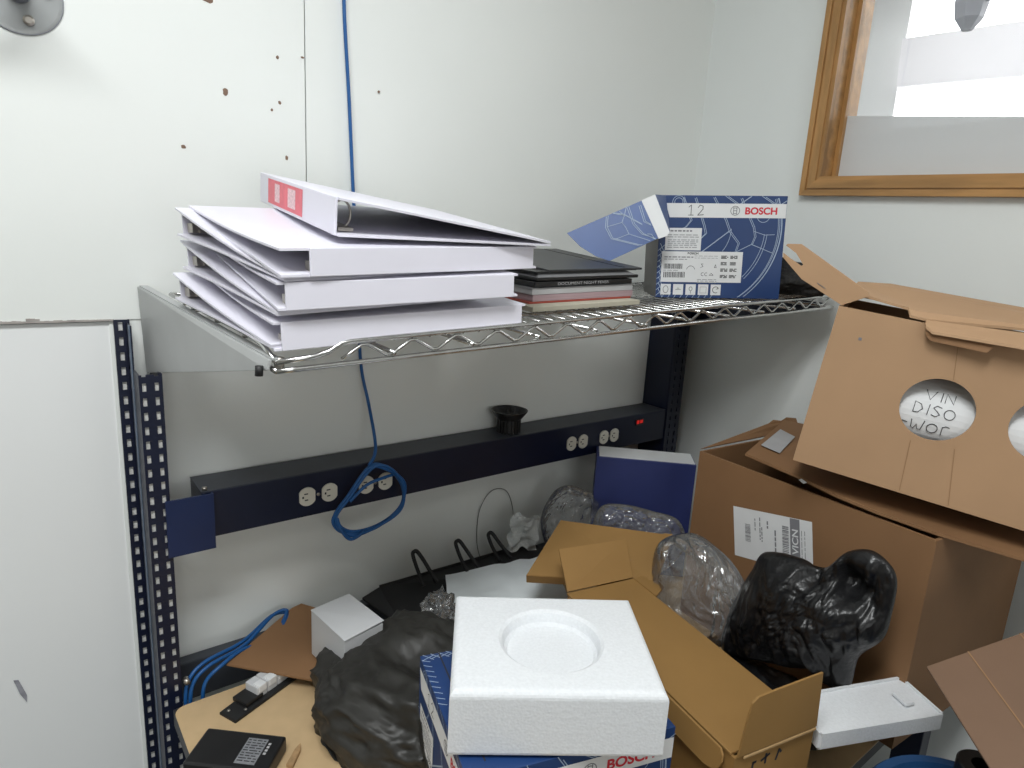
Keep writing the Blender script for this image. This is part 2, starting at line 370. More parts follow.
for a in (-75, 15, 165):
    x, z = .032 * math.cos(R(a)), .032 * math.sin(R(a))
    bm = bmesh.new(); lathe(bm, [(.0065, 0), (.0065, .003), (.004, .0045)], 14); bmesh.ops.rotate(bm, verts=bm.verts[:], cent=(0, 0, 0), matrix=Matrix.Rotation(R(90), 3, 'X')); bmesh.ops.translate(bm, verts=bm.verts[:], vec=(x, -.004, z)); link('screw', mesh(bm), dk, steel)

# ================================================================== workbench
wbn = thing('workbench', 'workbench with tan top and slotted navy uprights against the back wall', 'workbench', (.82, .68, 0))
Wm = Matrix.Translation((-.82, -.68, 0))
def wpart(name, me, m, parent=None, kind=None):
    me.transform(Wm); o = link(name, me, parent or wbn, m, kind); return o
def slotted(x0, x1, cols, y, z0, z1, pitch=.0222, sh=.0125):
    """a perforated steel face: strips between slot columns, bridges between slots"""
    bm = bmesh.new(); t = .002; xs = [x0] + [q for c in cols for q in c] + [x1]
    for i in range(0, len(xs), 2): addbox(bm, (xs[i], y, z0), (xs[i + 1], y + t, z1))
    for (a, b) in cols:
        z = z0
        while z < z1:
            addbox(bm, (a, y, z), (b, y + t, min(z1, z + pitch - sh))); z += pitch
    return mesh(bm)
po = wpart('upright', boxesme([((.1290, 1.1335, 0), (.1305, 1.138, 1.3765)), ((.1480, 1.1335, 0), (.1500, 1.138, 1.3765))]), navy)
wpart('slotted_face', slotted(.129, .150, [(.1345, .1405)], 1.1325, .004, 1.3765, .0232, .0128), navy, po)
wpart('lit_slot_backing', boxme((.1335, 1.1355, .01), (.1415, 1.1365, 1.372)), slotlit, po)  # added sheet so the slots look light instead of dark
pi_ = wpart('upright', boxesme([((.1450, 1.050, 0), (.147, 1.138, 1.306)), ((.1450, 1.095, 1.30), (.147, 1.138, 1.372)), ((.1740, 1.050, 0), (.1760, 1.138, 1.306))]), navy)
wpart('slotted_face', slotted(.147, .1740, [(.1490, .1545), (.1655, .1710)], 1.050, .006, 1.306, .0222, .0126), navy, pi_)
wpart('lit_slot_backing', boxme((.1475, 1.053, .01), (.158, 1.054, 1.30)), slotlit, pi_)
wpart('lit_slot_backing', boxme((.161, 1.053, .01), (.1735, 1.054, 1.30)), slotlit, pi_)
wpart('lit_edge_strip', boxme((.1435, 1.096, 0), (.1452, 1.108, 1.372), .0008), mat('lit_edge_tone', (.13, .17, .23), .35, var=.2, vscale=40), pi_)  # light catching the upright's edge, put into the strip's colour
pr = wpart('upright', boxme((1.372, 1.055, 0), (1.432, 1.138, 1.42), .002), navy)
wpart('slotted_face', slotted(1.374, 1.430, [(1.386, 1.392), (1.410, 1.416)], 1.0525, 0, 1.42), navy, pr)
wpart('rear_rail', boxme((.176, 1.112, .70), (1.372, 1.136, .775), .003), navytop)
wpart('worktop', boxme((.157, .325, .730), (1.44, 1.022, .7592), 0), edgebk)
bm = bmesh.new()
vs = []
for (cx, cy, a0) in ((1.42, 1.002, 0), (.175, 1.004, 90), (.175, .340, 180), (1.42, .340, 270)):
    for k in range(7): vs.append((cx + .018 * math.cos(R(a0 + k * 15)), cy + .018 * math.sin(R(a0 + k * 15)), .7585))
wpart('laminate', slabme(vs, .0022, (0, 0, 1)), tanlam)
for x in (.19, 1.40): wpart('leg', boxme((x - .025, .34, 0), (x + .025, .39, .73), .003), navy)
wpart('bolt', tubeme([(.182, 1.048, .79), (.182, 1.036, .79)], .005, 8), steel)

# power beam
pb = thing('power_beam', 'long navy steel outlet beam bolted across the back between the uprights', 'power strip', (.80, 1.094, 1.0275))
Pm = Matrix.Translation((-.80, -1.094, -1.0275))
def ppart(name, me, m, parent=None): me.transform(Pm); return link(name, me, parent or pb, m)
ppart('housing', boxme((.222, 1.055, 1.0275), (1.371, 1.132, 1.1068), .0015), navy)
ppart('top_plate', boxme((.2215, 1.056, 1.1066), (1.371, 1.1325, 1.1084), .0005), navytop)
ppart('end_bracket', boxesme([((.1685, 1.0455, 1.012), (.238, 1.0495, 1.106)), ((.236, 1.0495, 1.012), (.238, 1.0552, 1.106))]), navy2)
ppart('screw', tubeme([(.228, 1.06, 1.110), (.228, 1.06, 1.114)], .004, 8), steel)
for x in (.393, .434, .5055, .545, 1.030, 1.068, 1.139, 1.176):
    vs = []
    for k in range(36):
        a = k * 10; px = .0165 * math.cos(R(a)); pz = .0172 * math.sin(R(a)); vs.append((x + max(-.0142, min(.0142, px)), 1.0552, 1.0655 + pz))
    rc = ppart('receptacle', slabme(vs, .003, (0, -1, 0), 0), recept)
    ppart('outlet_slot', boxesme([((x - .006, 1.0519, 1.070), (x + .001, 1.0524, 1.0722)), ((x - .005, 1.0519, 1.0585), (x + .001, 1.0524, 1.0607)), ((x - .0095, 1.0519, 1.0632), (x - .0065, 1.0524, 1.0672))]), ink, rc)
for x in (.4135, .525, 1.049, 1.1575): ppart('screw', tubeme([(x, 1.0555, 1.0655), (x, 1.0535, 1.0655)], .0032, 10), steel)
sw = ppart('rocker_switch', boxme((1.252, 1.052, 1.079), (1.283, 1.056, 1.095), .001), blackpl)
ppart('indicator_lamp', boxesme([((1.255, 1.0505, 1.084), (1.263, 1.0522, 1.093)), ((1.267, 1.0505, 1.085), (1.277, 1.0522, 1.093))]), redlamp, sw)

# ================================================================== wire shelf
def shz(x, y):
    return 1.400 + .0385 * (x - .229) + .045 * max(0., 1 - (x - .229) / .9) * (y - .70)
sh = thing('wire_shelf', 'chrome wire shelf with zigzag front edge above the workbench', 'shelf', (.84, .90, 1.42))
Sm = Matrix.Translation((-.84, -.90, -1.42))
def spart(name, me, m, parent=None): me.transform(Sm); return link(name, me, parent or sh, m)
X0, X1, YF, YB = .229, 1.458, .700, 1.10
xl = lambda y: .229 - .026 * (y - .70) / .4
N = 60
def rail(y, dz, xa=X0, xb=X1): return [(xl(y) + (xb - X0) * i / N if i else xl(y), y, shz(xa + (xb - xa) * i / N, y) + dz) for i in range(N + 1)]
fr = [(x, y, z) for x, y, z in rail(YF, 0)]
# top front wire dips to the mid level at its left end
ft = [(.229, YF, shz(.229, YF) - .016), (.27, YF, shz(.27, YF) - .014), (.288, YF, shz(.288, YF) - .010), (.303, YF, shz(.303, YF) - .002)] + [(x, YF, shz(x, YF)) for x in [.315 + (1.458 - .315) * i / 50 for i in range(51)]]
spart('front_wire', tubeme(ft, .0032, 8), chrome)
spart('front_wire', tubeme(rail(YF, -.026), .0032, 8), chrome)
spart('rear_wire', tubeme(rail(YB, 0), .0032, 8), chrome)
spart('rear_wire', tubeme(rail(YB, -.026), .0032, 8), chrome)
for y in (YF, YB):
    zz = []; x = .300 if y == YF else .21; k = 0
    while x < 1.455:
        zz.append((x, y, shz(x, y) - (.0035 if k % 2 else .0225))); x += .0325; k += 1
    pts = []
    for a, b in zip(zz, zz[1:]):
        a, b = Vector(a), Vector(b)
        for t in (0.12, .5, .88): pts.append(a.lerp(b, t))
    spart('zigzag_wire', tubeme(pts, .0022, 6), chrome)
for xa, n_ in ((0, 'side_wire'), (1.229, 'side_wire')):
    for dz in (0, -.026):
        spart(n_, tubeme([(xl(y) + xa, y, shz(xl(y) + xa, y) + dz - (.016 * max(0, 1 - (y - .70) / .05) if xa == 0 and dz == 0 else 0)) for y in [YF + .4 * i / 10 for i in range(11)]], .0032, 8), chrome)
for i in range(48):
    x = .245 + i * .0252
    spart('deck_wire', tubeme([(x, YF, shz(x, YF) - .003), (x, .9, shz(x, .9) - .002), (x, YB, shz(x, YB) - .003)], .0014, 6), chrome)
for y in (.80, .90, 1.0):
    spart('support_wire', tubeme(rail(y, -.0065), .0024, 6), chrome)
for i in range(10):
    x = .37 + i * .115
    spart('cross_brace', tubeme([(x, YF - .004, shz(x, YF) - .019), (x, YB, shz(x, YB) - .019)], .0028, 8), chrome)
for (x, y) in ((.234, .706),):
    spart('corner_collar', tubeme([(x, y, shz(x, y) - .028), (x, y, shz(x, y) - .012)], .0055, 12), steel)
br = thing('shelf_bracket', 'grey tapered steel bracket carrying the near end of the chrome shelf', 'bracket', (.165, 1.12, 1.33))
def bpart(name, me, m): me.transform(Matrix.Translation((-.165, -1.12, -1.33))); return link(name, me, br, m)
pl = [(.1660, 1.130, 1.427), (.2245, .700, 1.387), (.2215, .700, 1.376), (.1705, 1.128, 1.293)]
bpart('web', slabme(pl, .003, (-1, -.14, 0), .0006), greym)
bpart('flange', slabme([(.1660, 1.130, 1.4265), (.2245, .700, 1.3865), (.2350, .702, 1.3862), (.1780, 1.132, 1.4262)], .002), greym)
bpart('bolt', tubeme([(.213, .708, 1.380), (.2125, .708, 1.369)], .0045, 8), blackmat)
br2 = thing('shelf_bracket', 'navy bracket holding the far end of the chrome shelf', 'bracket', (1.40, 1.12, 1.40))
me = slabme([(1.462, 1.13, 1.44), (1.462, .72, 1.428), (1.462, .72, 1.418), (1.462, 1.13, 1.33)], .003, (1, 0, 0)); me.transform(Matrix.Translation((-1.40, -1.12, -1.40))); link('web', me, br2, navy)

# ================================================================== binders
def binder(label, mtx, L, W, zs0, zs1, zf0, zf1, flip=False, pink=False, sag=.004, rings=True, ext=.008):
    """spine at y=0 (or y=W when flip), covers run to the fore edge; z of spine bottom/top and of fore edge bottom/top"""
    b = thing('ring_binder', label, 'binder', group='white binders stacked on the wire shelf', mtx=mtx)
    Y = (lambda s: W * (1 - s)) if flip else (lambda s: W * s)
    t = .0026; S = 10
    def cover(za, zb, th, bend, x0=None, x1=None):
        x0 = -ext; x1 = L + .008 if x1 is None else x1
        bm = bmesh.new(); rows = []
        for i in range(S + 1):
            s = i / S; z = za + (zb - za) * s - bend * math.sin(math.pi * s); y = Y(s)
            rows.append([bm.verts.new((x0, y, z)), bm.verts.new((x1, y, z)), bm.verts.new((x1, y, z + th)), bm.verts.new((x0, y, z + th))])
        for A, B in zip(rows, rows[1:]):
            for k in range(4): bm.faces.new((A[k], A[(k + 1) % 4], B[(k + 1) % 4], B[k]))
        bm.faces.new(rows[0][::-1]); bm.faces.new(rows[-1]); return mesh(bm)
    link('front_cover', cover(zs1 - t, zf1 - t, t, sag), b, binder_m)
    link('back_cover', cover(zs0, zf0, t, -sag * .3), b, binder_m)
    sy = (W - .0005, W + .0025) if flip else (-.0025, .0005)
    sp = link('spine', boxme((0, sy[0], zs0), (L, sy[1], zs1), .0008), b, binder_m)
    if rings:
        d = -1 if flip else 1; y0 = W if flip else 0
        mid = zs0 + .004
        mech = link('ring_mechanism', boxesme([((.012, min(y0 + d * .006, y0 + d * .024), mid), (L - .012, max(y0 + d * .006, y0 + d * .024), mid + .004)), ((.004, min(y0 + d * .004, y0 + d * .02), mid), (.014, max(y0 + d * .004, y0 + d * .02), mid + .012))]), b, steel)
        hh = (zs1 - zs0 - .009) / 2
        for x in (.028, L / 2, L - .028):
            pts = [(x, y0 + d * .015 + .011 * math.cos(R(a)), mid + .001 + hh + (hh - .001) * math.sin(R(a))) for a in range(0, 360, 20)]
            link('ring', tubeme(pts, .0015, 6, closed=True), mech, steel)
    if pink:
        f = Face(sp, (0, -.0026, zs0), (1, 0, 0), (0, 0, 1)); h = zs1 - zs0
        lab = f.rect('spine_label', .048, h * .10, .215, h * .90, pinkm, 1)
        f.rects('printed_patch', [(.085, h * .22, .110, h * .8), (.150, h * .22, .185, h * .8)], mat('pale_print', (.80, .55, .58), .5, var=.25, vscale=300), 2, lab)
    return b
FR = lambda x, y, z, yaw, roll=-2.25: Matrix.Translation((x, y, z)) @ eul(yaw, 0, roll)
# three interleaved pairs, then the open one on top
binder('lowest white binder, spine to the front, resting on the wire shelf', FR(.2350, .700, 1.3985, 1.0), .337, .285, -.002, .0295, .055, .0665)
binder('white binder wedged under the lowest front spine, its spine to the wall', FR(.232, .703, 1.4000, 8.0), .30, .275, .0245, .060, .0, .004, flip=True)
binder('middle white binder of the pile, spine to the front', FR(.237, .690, 1.4370, .5), .308, .285, .0045, .0345, .062, .0745)
binder('white binder below the middle front spine, its spine to the wall', FR(.238, .697, 1.4335, 7.0), .285, .275, .033, .070, .002, .0065, flip=True)
binder('thick white binder under the open one, spine to the front', FR(.262, .685, 1.4735, 4.0), .327, .290, .0045, .0345, .064, .0765, ext=.032)
binder('white binder directly below the thick upper spine, its spine to the wall', FR(.244, .690, 1.4715, 9.5), .30, .275, .038, .0735, .001, .0055, flip=True)
ex = Vector((-.022, -.332, -.042)).normalized(); ey = Vector((.997, -.07, .003)); ey = (ey - ex * ey.dot(ex)).normalized(); ez = ex.cross(ey)
M0 = Matrix(((ex.x, ey.x, ez.x, .328), (ex.y, ey.y, ez.y, 1.052), (ex.z, ey.z, ez.z, 1.5640), (0, 0, 0, 1)))
binder('topmost white binder with a pink spine label, gaping open', M0, .336, .300, .0, .0425, .0005, .007, pink=True, sag=.0)

# ================================================================== blue printed boxes
def logo(f, x, y, r, m, k, parent):
    L = [arc(x, y, r, r, 0, 360, 28), arc(x, y, r * .62, r * .62, 50, 130, 10), arc(x, y, r * .62, r * .62, 230, 310, 10)]
    for s in (-1, 1): L.append([(x + s * r * .36, y - r * .78), (x + s * r * .36, y + r * .78)])
    L.append([(x - r * .36, y), (x + r * .36, y)])
    return f.lines('logo', L, r * .14, m, k, parent)
def printed_art(f, W_, H_, clipu=None):
    c = clipu or (0, 0, W_, H_)
    L = []
    def dbl(pl, d=.0028):
        L.append(pl); L.append([(p[0] + d, p[1] + d * .4) for p in pl])
    s = W_ / .2435
    Q = lambda pts: [(a * s, b) for a, b in pts]
    def seg(pts, n=8):
        out = []
        for a, b in zip(pts, pts[1:]):
            for i in range(n): out.append((a[0] + (b[0] - a[0]) * i / n, a[1] + (b[1] - a[1]) * i / n))
        out.append(pts[-1]); return out
    dbl(Q(arc(.060, .135, .170, .165, -60, 40, 30))); dbl(Q(arc(.060, .135, .176, .171, -60, 40, 30)), .0012)
    L.append(Q(arc(.060, .135, .150, .143, -42, -4, 16))); L.append(Q(arc(.060, .135, .145, .138, -42, -4, 16)))
    dbl(Q(seg([(.150, .200), (.182, .138), (.186, .120), (.181, .106), (.150, .090), (.10, .05)])))
    L.append(Q(seg([(.184, .131), (.205, .124), (.224, .125)]))); L.append(Q(seg([(.181, .106), (.222, .090)])))
    dbl(Q(seg([(.098, .200), (.128, .150), (.136, .131), (.088, .093), (.05, .062)])))
    dbl(Q(seg([(.137, .129), (.155, .107), (.150, .09)]))); L.append(Q(arc(.06, .135, .08, .075, -35, 0, 12)))
    dbl(Q(seg([(.063, .200), (.086, .140), (.090, .125), (.075, .11), (.03, .095)])))
    dbl(Q(seg([(.040, .200), (.060, .150), (.05, .137), (.0, .12)])))
    dbl(Q(seg([(.120, .200), (.150, .180), (.178, .200)]))); dbl(Q(seg([(.19, .2), (.225, .178), (.2435, .19)])))
    L.append(Q(arc(.035, .185, .012, .012, 0, 360, 20))); L.append(Q(arc(.035, .185, .008, .008, 0, 360, 20)))
    L.append(Q(arc(.200, .160, .012, .012, 180, 360, 12)))
    for i in range(9):
        y = .004 + i * .011; L.append(Q([(.0, y), (.014, y + .012)])); L.append(Q([(.004, y + .014), (.012, y - .002)]))
        L.append(Q([(.012 + i * .012, .0), (.018 + i * .012, .010)]))
    return f.lines('printed_lines', L, .0011, lineblue, 1, clip=c)
def stripe(f, x0, x1, z0, z1, num, lx, tx, th):
    s = f.poly('printed_stripe', [(x0, z1), (x0 + .009, z0), (x1, z0), (x1, z1)], whitep, 2)
    if num: f.lines('handwriting', hand('12', num[0], num[1], .019, 1.2), .0012, ink, 3, s)
    logo(f, lx, (z0 + z1) / 2, .0085, inkg, 3, s)
    f.text('printed_brand', 'BOSCH', tx, (z0 + z1) / 2 - th / 2, th, redink, 3, s, bold=.0006, sx=1.06)
    return s
def product_labels(f):
    a = f.rect('label', .013, .093, .083, .136, whitep, 3)
    f.rects('printed_text', textlines(.022, .129, .064, 1, .006, .0028, 4) + textlines(.017, .122, .078, 2, .004, .0013, 5) + textlines(.017, .098, .078, 1, .004, .0012, 6), inkg, 4, a)
    f.rects('security_print', textlines(.018, .112, .077, 4, .0035, .0022, 9), mat('pale_ink', (.45, .46, .48), .6, var=0) if 'pale_ink' not in MATS else MATS['pale_ink'], 4, a)
    b = f.rect('label', .008, .031, .166, .091, whitep, 3)
    f.rects('barcode', barcode(.013, .057, .050, .067, 1) + barcode(.013, .040, .056, .051, 2), ink, 4, b)
    f.rects('printed_text', textlines(.013, .079, .070, 1, .004, .0020, 7) + textlines(.013, .075, .060, 1, .004, .0013, 8) + textlines(.072, .082, .118, 2, .004, .0007, 3) + textlines(.080, .036, .118, 3, .003, .0010, 12) + textlines(.012, .0535, .045, 1, .004, .0010, 13), inkg, 4, b)
    f.text('printed_brand', 'BOSCH', .058, .0855, .0036, ink, 4, b, bold=.0002, sx=1.25)
    f.lines('certification_marks', [arc(.066, .055, .008, .008, 10, 170, 10), arc(.090, .047, .003, .003, 60, 300, 8), arc(.097, .047, .003, .003, 60, 300, 8), [(.103, .045), (.107, .049), (.111, .045), (.103, .045)], [(.085, .060), (.090, .062), (.086, .067), (.090, .067)], [(.112, .060), (.116, .060), (.114, .066), (.112, .060)]], .0008, ink, 4, b)
    L = []
    for i in range(4):
        for j in range(2): L += textlines(.124 + j * .018, .082 - i * .0125, .138 + j * .018, 3, .0022, .0015, 20 + i * 2 + j)
    f.rects('printed_text', L, ink, 4, b)
    for i in range(5):
        x0 = .009 + i * .0247; c = f.rect('care_icon', x0, .006, x0 + .020, .027, whitep, 3)
        sy = [[arc(x0 + .010, .0165, .005, .007, 0, 360, 12)], [[(x0 + .005, .0165), (x0 + .015, .0165)], [(x0 + .008, .019), (x0 + .012, .019)]], [arc(x0 + .010, .018, .003, .004, 0, 360, 10), [(x0 + .010, .014), (x0 + .010, .009)]], [[(x0 + .004, .010), (x0 + .016, .010), (x0 + .016, .022), (x0 + .004, .022), (x0 + .004, .010)]], [arc(x0 + .010, .0165, .006, .006, 30, 300, 14), [(x0 + .013, .022), (x0 + .015, .019), (x0 + .011, .018)]]][i]
        f.lines('icon_print', sy, .0011 if i != 3 else .0006, inkg if i != 4 else ink, 4, c)
bx = thing('printed_carton', 'blue printed box with handwritten 12 and an open side flap, on the wire shelf', 'box', (1.034, .852, 1.4312), (-40.4, -1.2, -2.6))
BW, BD, BH = .2435, .155, .198
link('body', boxme((0, 0, 0), (BW, BD, BH), .0012), bx, boxblue)
link('side_panel', boxme((-.0004, .002, .002), (.0006, BD - .002, BH - .002)), bx, greybox)
f = Face(bx, (0, 0, 0), (1, 0, 0), (0, 0, 1)); printed_art(f, BW, BH)
stripe(f, .010, BW - .001, .156, .183, (.055, .1605), .1445, .163, .0125); product_labels(f)
# open flap hanging off its near upper corner (world coordinates -> local)
inv = bx.matrix_world.inverted()
fp = [Vector(p) for p in ((1.037, .856, 1.6285), (.990, .842, 1.626), (.998, .805, 1.559), (.993, .806, 1.551), (.980, .818, 1.545), (.911, .870, 1.499), (.895, .890, 1.506), (.876, .916, 1.523), (.862, .940, 1.546))]
fl = [inv @ p for p in fp[1:]]
nrm = (fl[4] - fl[0]).cross(fl[7] - fl[0]).normalized(); fl = [p - nrm * (p - fl[0]).dot(nrm) for p in fl]
fo, fx_ = fl[0], (fl[7] - fl[0]).normalized()
if (bx.matrix_world.to_3x3() @ nrm).dot(Vector((0, -1, 0))) < 0: nrm = -nrm
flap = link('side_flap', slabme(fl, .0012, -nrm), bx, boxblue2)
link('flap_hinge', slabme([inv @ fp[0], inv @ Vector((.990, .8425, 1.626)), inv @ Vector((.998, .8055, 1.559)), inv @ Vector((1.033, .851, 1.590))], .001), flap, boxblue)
eyf = nrm.cross(fx_); ff = Face(flap, fo, -fx_, nrm.cross(-fx_))
P2 = lambda p: ((inv @ Vector(p) - ff.o).dot(ff.ex), (inv @ Vector(p) - ff.o).dot(ff.ey))
ff.poly('flap_stripe', [P2((.970, .857, 1.614)), P2((.990, .842, 1.626)), P2((.998, .805, 1.559)), P2((.993, .806, 1.551)), P2((.982, .816, 1.545))], whitep, 3)
A2, B2, C2, D2 = P2((.970, .857, 1.614)), P2((.980, .818, 1.545)), P2((.911, .870, 1.499)), P2((.862, .940, 1.546))
def bil(u, v): return tuple((A2[i] * (1 - u) + D2[i] * u) * (1 - v) + (B2[i] * (1 - u) + C2[i] * u) * v for i in (0, 1))
L = []
for d in (0, .025):
    L.append([bil(*q) for q in ((.17 + d, .0), (.22 + d, .45), (.18 + d, .75), (.03, 1.0 - d))])
    L.append([bil(*q) for q in ((.03 + d, .1), (.06 + d, .5), (.01, .62 + d))])
    L.append([bil(*q) for q in ((.45 + d, .02), (.56 + d, .25), (.62 + d, .55), (.35 + d, .95), (.30, .98))])
    L.append([bil(*q) for q in ((.38, .0 + d), (.27, .15 + d), (.13, .52 + d))])
L += [[bil(*q) for q in ((.56, .25), (.36, .30), (.27, .15), (.20, .0))], [bil(*q) for q in ((.60, .60), (.38, .62), (.14, .97))], [bil(*q) for q in ((.36, .30), (.36, .45), (.38, .62))], [bil(*q) for q in ((.30, .02), (.28, .2))], [bil(*q) for q in ((.12, .8), (.06, .85), (.05, .95))]]
ff.lines('printed_lines', [[(a[0] + (b[0] - a[0]) * k / 5, a[1] + (b[1] - a[1]) * k / 5) for a, b in zip(pl, pl[1:]) for k in range(6)] for pl in L], .0012, lineblue, 3)

# ------------------------------------------------------------------ items piled mid shelf
def shm(x, y, z, yaw, pitch=1.0): return Matrix.Translation((x, y, z)) @ eul(yaw, pitch, -2.2)
pad = thing('writing_pad', 'beige pad lying lowest, directly on the wire shelf', 'pad', mtx=shm(.640, .762, 1.4215, -2, .6))
link('sheets', boxme((0, 0, 0), (.235, .20, .008), .001), pad, beige)
mg = None
for i, (lab, m, z, dx, L_, hh) in enumerate((('thin red-covered booklet on the beige pad under the magazines', redc, 1.4305, .655, .225, .003), ('magazine with greyish pink page edges above the red booklet', magpink, 1.4340, .662, .222, .0105), ('magazine with dull grey page edges under the black film case', greyp, 1.4448, .660, .222, .0095))):
    o = thing('booklet', lab, 'booklet', mtx=shm(dx, .790, z, -2.5, .8), group='flat items in the pile on the shelf')
    link('pages', boxme((0, 0, 0), (L_, .19, hh), .0008), o, m)
    if i == 2: link('cover', boxme((-.001, -.001, hh), (L_ + .001, .191, hh + .0006)), o, silver)
dv = thing('disc_case', 'black case with tiny pale lettering along its edge, in the shelf pile', 'case', mtx=shm(.668, .793, 1.4562, -2.5, 1.0))
link('shell', boxme((0, 0, 0), (.215, .19, .0085), .001), dv, blackpl)
Face(dv, (0, -.0003, 0), (1, 0, 0), (0, 0, 1)).text('printed_title', 'DOCUMENT NIGHT FEVER', .045, .0025, .0045, greyp, 1, sx=1.45)
cs = thing('film_case', 'silver and black clamshell case under the flat black folder', 'case', mtx=shm(.672, .795, 1.4660, -2.5, 1.6))
link('lower_shell', boxme((0, 0, 0), (.228, .20, .0055), .0015), cs, blackpl)
bm = bmesh.new(); hexbm(bm, [(.003, .001, .0055), (.222, .001, .0055), (.222, .199, .0055), (.003, .199, .0055), (.010, .012, .013), (.205, .012, .013), (.205, .195, .013), (.010, .195, .013)]); link('upper_shell', mesh(bm), cs, silver)
link('rim', boxme((.0, .004, .0128), (.226, .198, .0148), .0006), cs, blackpl)
fo_ = thing('flat_folder', 'flat black folder lying topmost on the shelf pile', 'folder', mtx=shm(.700, .800, 1.4805, -3.0, 5.2))
link('board', boxme((0, 0, 0), (.212, .25, .0035), .001), fo_, blacksat)
link('corner_band', boxme((.172, .01, .0035), (.178, .24, .0042)), fo_, blackpl)
# dark mesh bag behind the blue printed box
mb = link('mesh_bag', blob((1.350, .80, 1.475), (.085, .150, .036), .010, 3.2, 5, sub=5, zmin=1.4475), None, mat('black_mesh', (.018, .017, .016), .8, var=.5, vscale=160, bump=.8, bscale=180, voro=True))
tag(mb, 'dark mesh bag slumped at the far end of the wire shelf behind the blue box', 'bag')

# ================================================================== on the outlet beam
cup = thing('flared_cup', 'black flared plastic cup with slatted sides standing on the navy outlet beam', 'cup', (.868, 1.092, 1.1085))
bm = bmesh.new(); lathe(bm, [(.021, 0), (.0235, .002), (.0235, .032), (.0225, .032), (.0205, .004)], 30); link('inner_wall', mesh(bm), cup, blackmat)
bm = bmesh.new(); lathe(bm, [(.0265, .030), (.030, .034), (.040, .047), (.041, .050), (.039, .050), (.029, .037), (.0235, .032)], 40); link('flared_rim', mesh(bm, smooth=False), cup, blackpl)
bm = bmesh.new()
for k in range(20):
    a = k * .31416; c, s_ = math.cos(a), math.sin(a); r0, r1, h = .0232, .0268, .0022
    hexbm(bm, [(c * r0 + s_ * h, s_ * r0 - c * h, 0), (c * r1 + s_ * h, s_ * r1 - c * h, 0), (c * r1 - s_ * h, s_ * r1 + c * h, 0), (c * r0 - s_ * h, s_ * r0 + c * h, 0), (c * r0 + s_ * h, s_ * r0 - c * h, .033), (c * r1 + s_ * h, s_ * r1 - c * h, .033), (c * r1 - s_ * h, s_ * r1 + c * h, .033), (c * r0 - s_ * h, s_ * r0 + c * h, .033)])
link('slat', mesh(bm), cup, blackmat, 'stuff')
ck = thing('network_cable', 'blue network cable hanging down the wall to a coil over the outlet beam', 'cable', (.51, 1.10, 1.08))
CM = Matrix.Translation((-.5175, -1.10, -1.08))
me = tubeme(catmull([(.502, 1.131, 2.74), (.502, 1.131, 2.1), (.503, 1.131, 1.906), (.512, 1.130, 1.75), (.519, 1.128, 1.599), (.527, 1.125, 1.44), (.534, 1.125, 1.285), (.545, 1.11, 1.20), (.532, 1.055, 1.135), (.512, 1.040, 1.108)], 10), .0032, 8); me.transform(CM); link('hanging_run', me, ck, bluecab)
def coil():
    bm = bmesh.new(); base = [(.512, 1.040, 1.106), (.547, 1.036, 1.100), (.578, 1.036, 1.060), (.574, 1.037, 1.015), (.528, 1.038, .985), (.470, 1.040, .982), (.446, 1.040, 1.022), (.470, 1.038, 1.060)]
    for k in range(5):
        r = random.Random(k); c = Vector((.512, 1.038, 1.042))
        pts = [c + (Vector(p) - c) * (1 + r.uniform(-.035, .035)) + Vector((r.uniform(-.004, .004), -.003 * (k % 3), r.uniform(-.004, .004))) for p in base]
        addtube(bm, catmull(pts, 8, closed=True), .0029, 8, closed=True)
    addtube(bm, catmull([(.560, 1.038, 1.082), (.530, 1.028, 1.083), (.500, 1.027, 1.076), (.470, 1.030, 1.050)], 8), .0030, 8)
    addtube(bm, catmull([(.448, 1.036, 1.020), (.455, 1.030, .995), (.473, 1.030, .975), (.500, 1.030, .985)], 8), .0030, 8)
    return mesh(bm, smooth=True)
me = coil(); me.transform(CM); link('coil', me, ck, bluecab)
tw = link('thin_wire', tubeme(catmull([(.83, 1.120, .79), (.826, 1.134, .834), (.829, 1.134, .909), (.861, 1.134, .952), (.906, 1.134, .943), (.930, 1.134, .886), (.927, 1.134, .834), (.935, 1.12, .79)], 8), .0009, 6), None, mat('thin_wire_skin', (.16, .15, .14), .6, var=0))
tag(tw, 'hair-thin grey wire looping up the wall below the outlet beam', 'wire')

# ================================================================== on the worktop, rear and near end
cb = thing('cable_bundle', 'blue cables looping behind the tan worktop beside the slotted upright', 'cable', (.26, 1.05, .775))
CB = Matrix.Translation((-.26, -1.05, -.775))
for i, (dx, dy) in enumerate(((0, 0), (.006, -.012), (.024, -.022))):
    P_ = [(.178 + dx, 1.040 + dy * .3, .720), (.184 + dx, 1.050 + dy * .6, .775), (.212 + dx, 1.062 + dy, .798), (.283, 1.085 + dy, .80)]
    if i < 2: P_ += [(.345, 1.118 + dy * .5, .812 + i * .004), (.372, 1.112, .812 + i * .006), (.356, 1.086 + i * .006, .806)]
    else: P_ += [(.33, 1.07, .785)]
    me = tubeme(catmull(P_, 8), .0033, 8); me.transform(CB); link('cable', me, cb, bluecab)
cs_ = thing('cardboard_sheet', 'bent brown cardboard sheet under the small white carton', 'cardboard', (.36, 1.0, .79))
CS = Matrix.Translation((-.36, -1.0, -.79))
me = slabme([(.245, 1.043, .792), (.387, .908, .778), (.455, .900, .782), (.470, 1.05, .800), (.405, 1.125, .812), (.385, 1.120, .812)], .003, (0, 0, 1)); me.transform(CS); link('panel', me, cs_, kraftd)
wc = thing('small_carton', 'small white carton with its lid slightly lifted, on a brown cardboard sheet', 'box', (.3877, .8832, .792), (8, 3.0, -1.5))
CW, CD, CH = .074, .107, .088
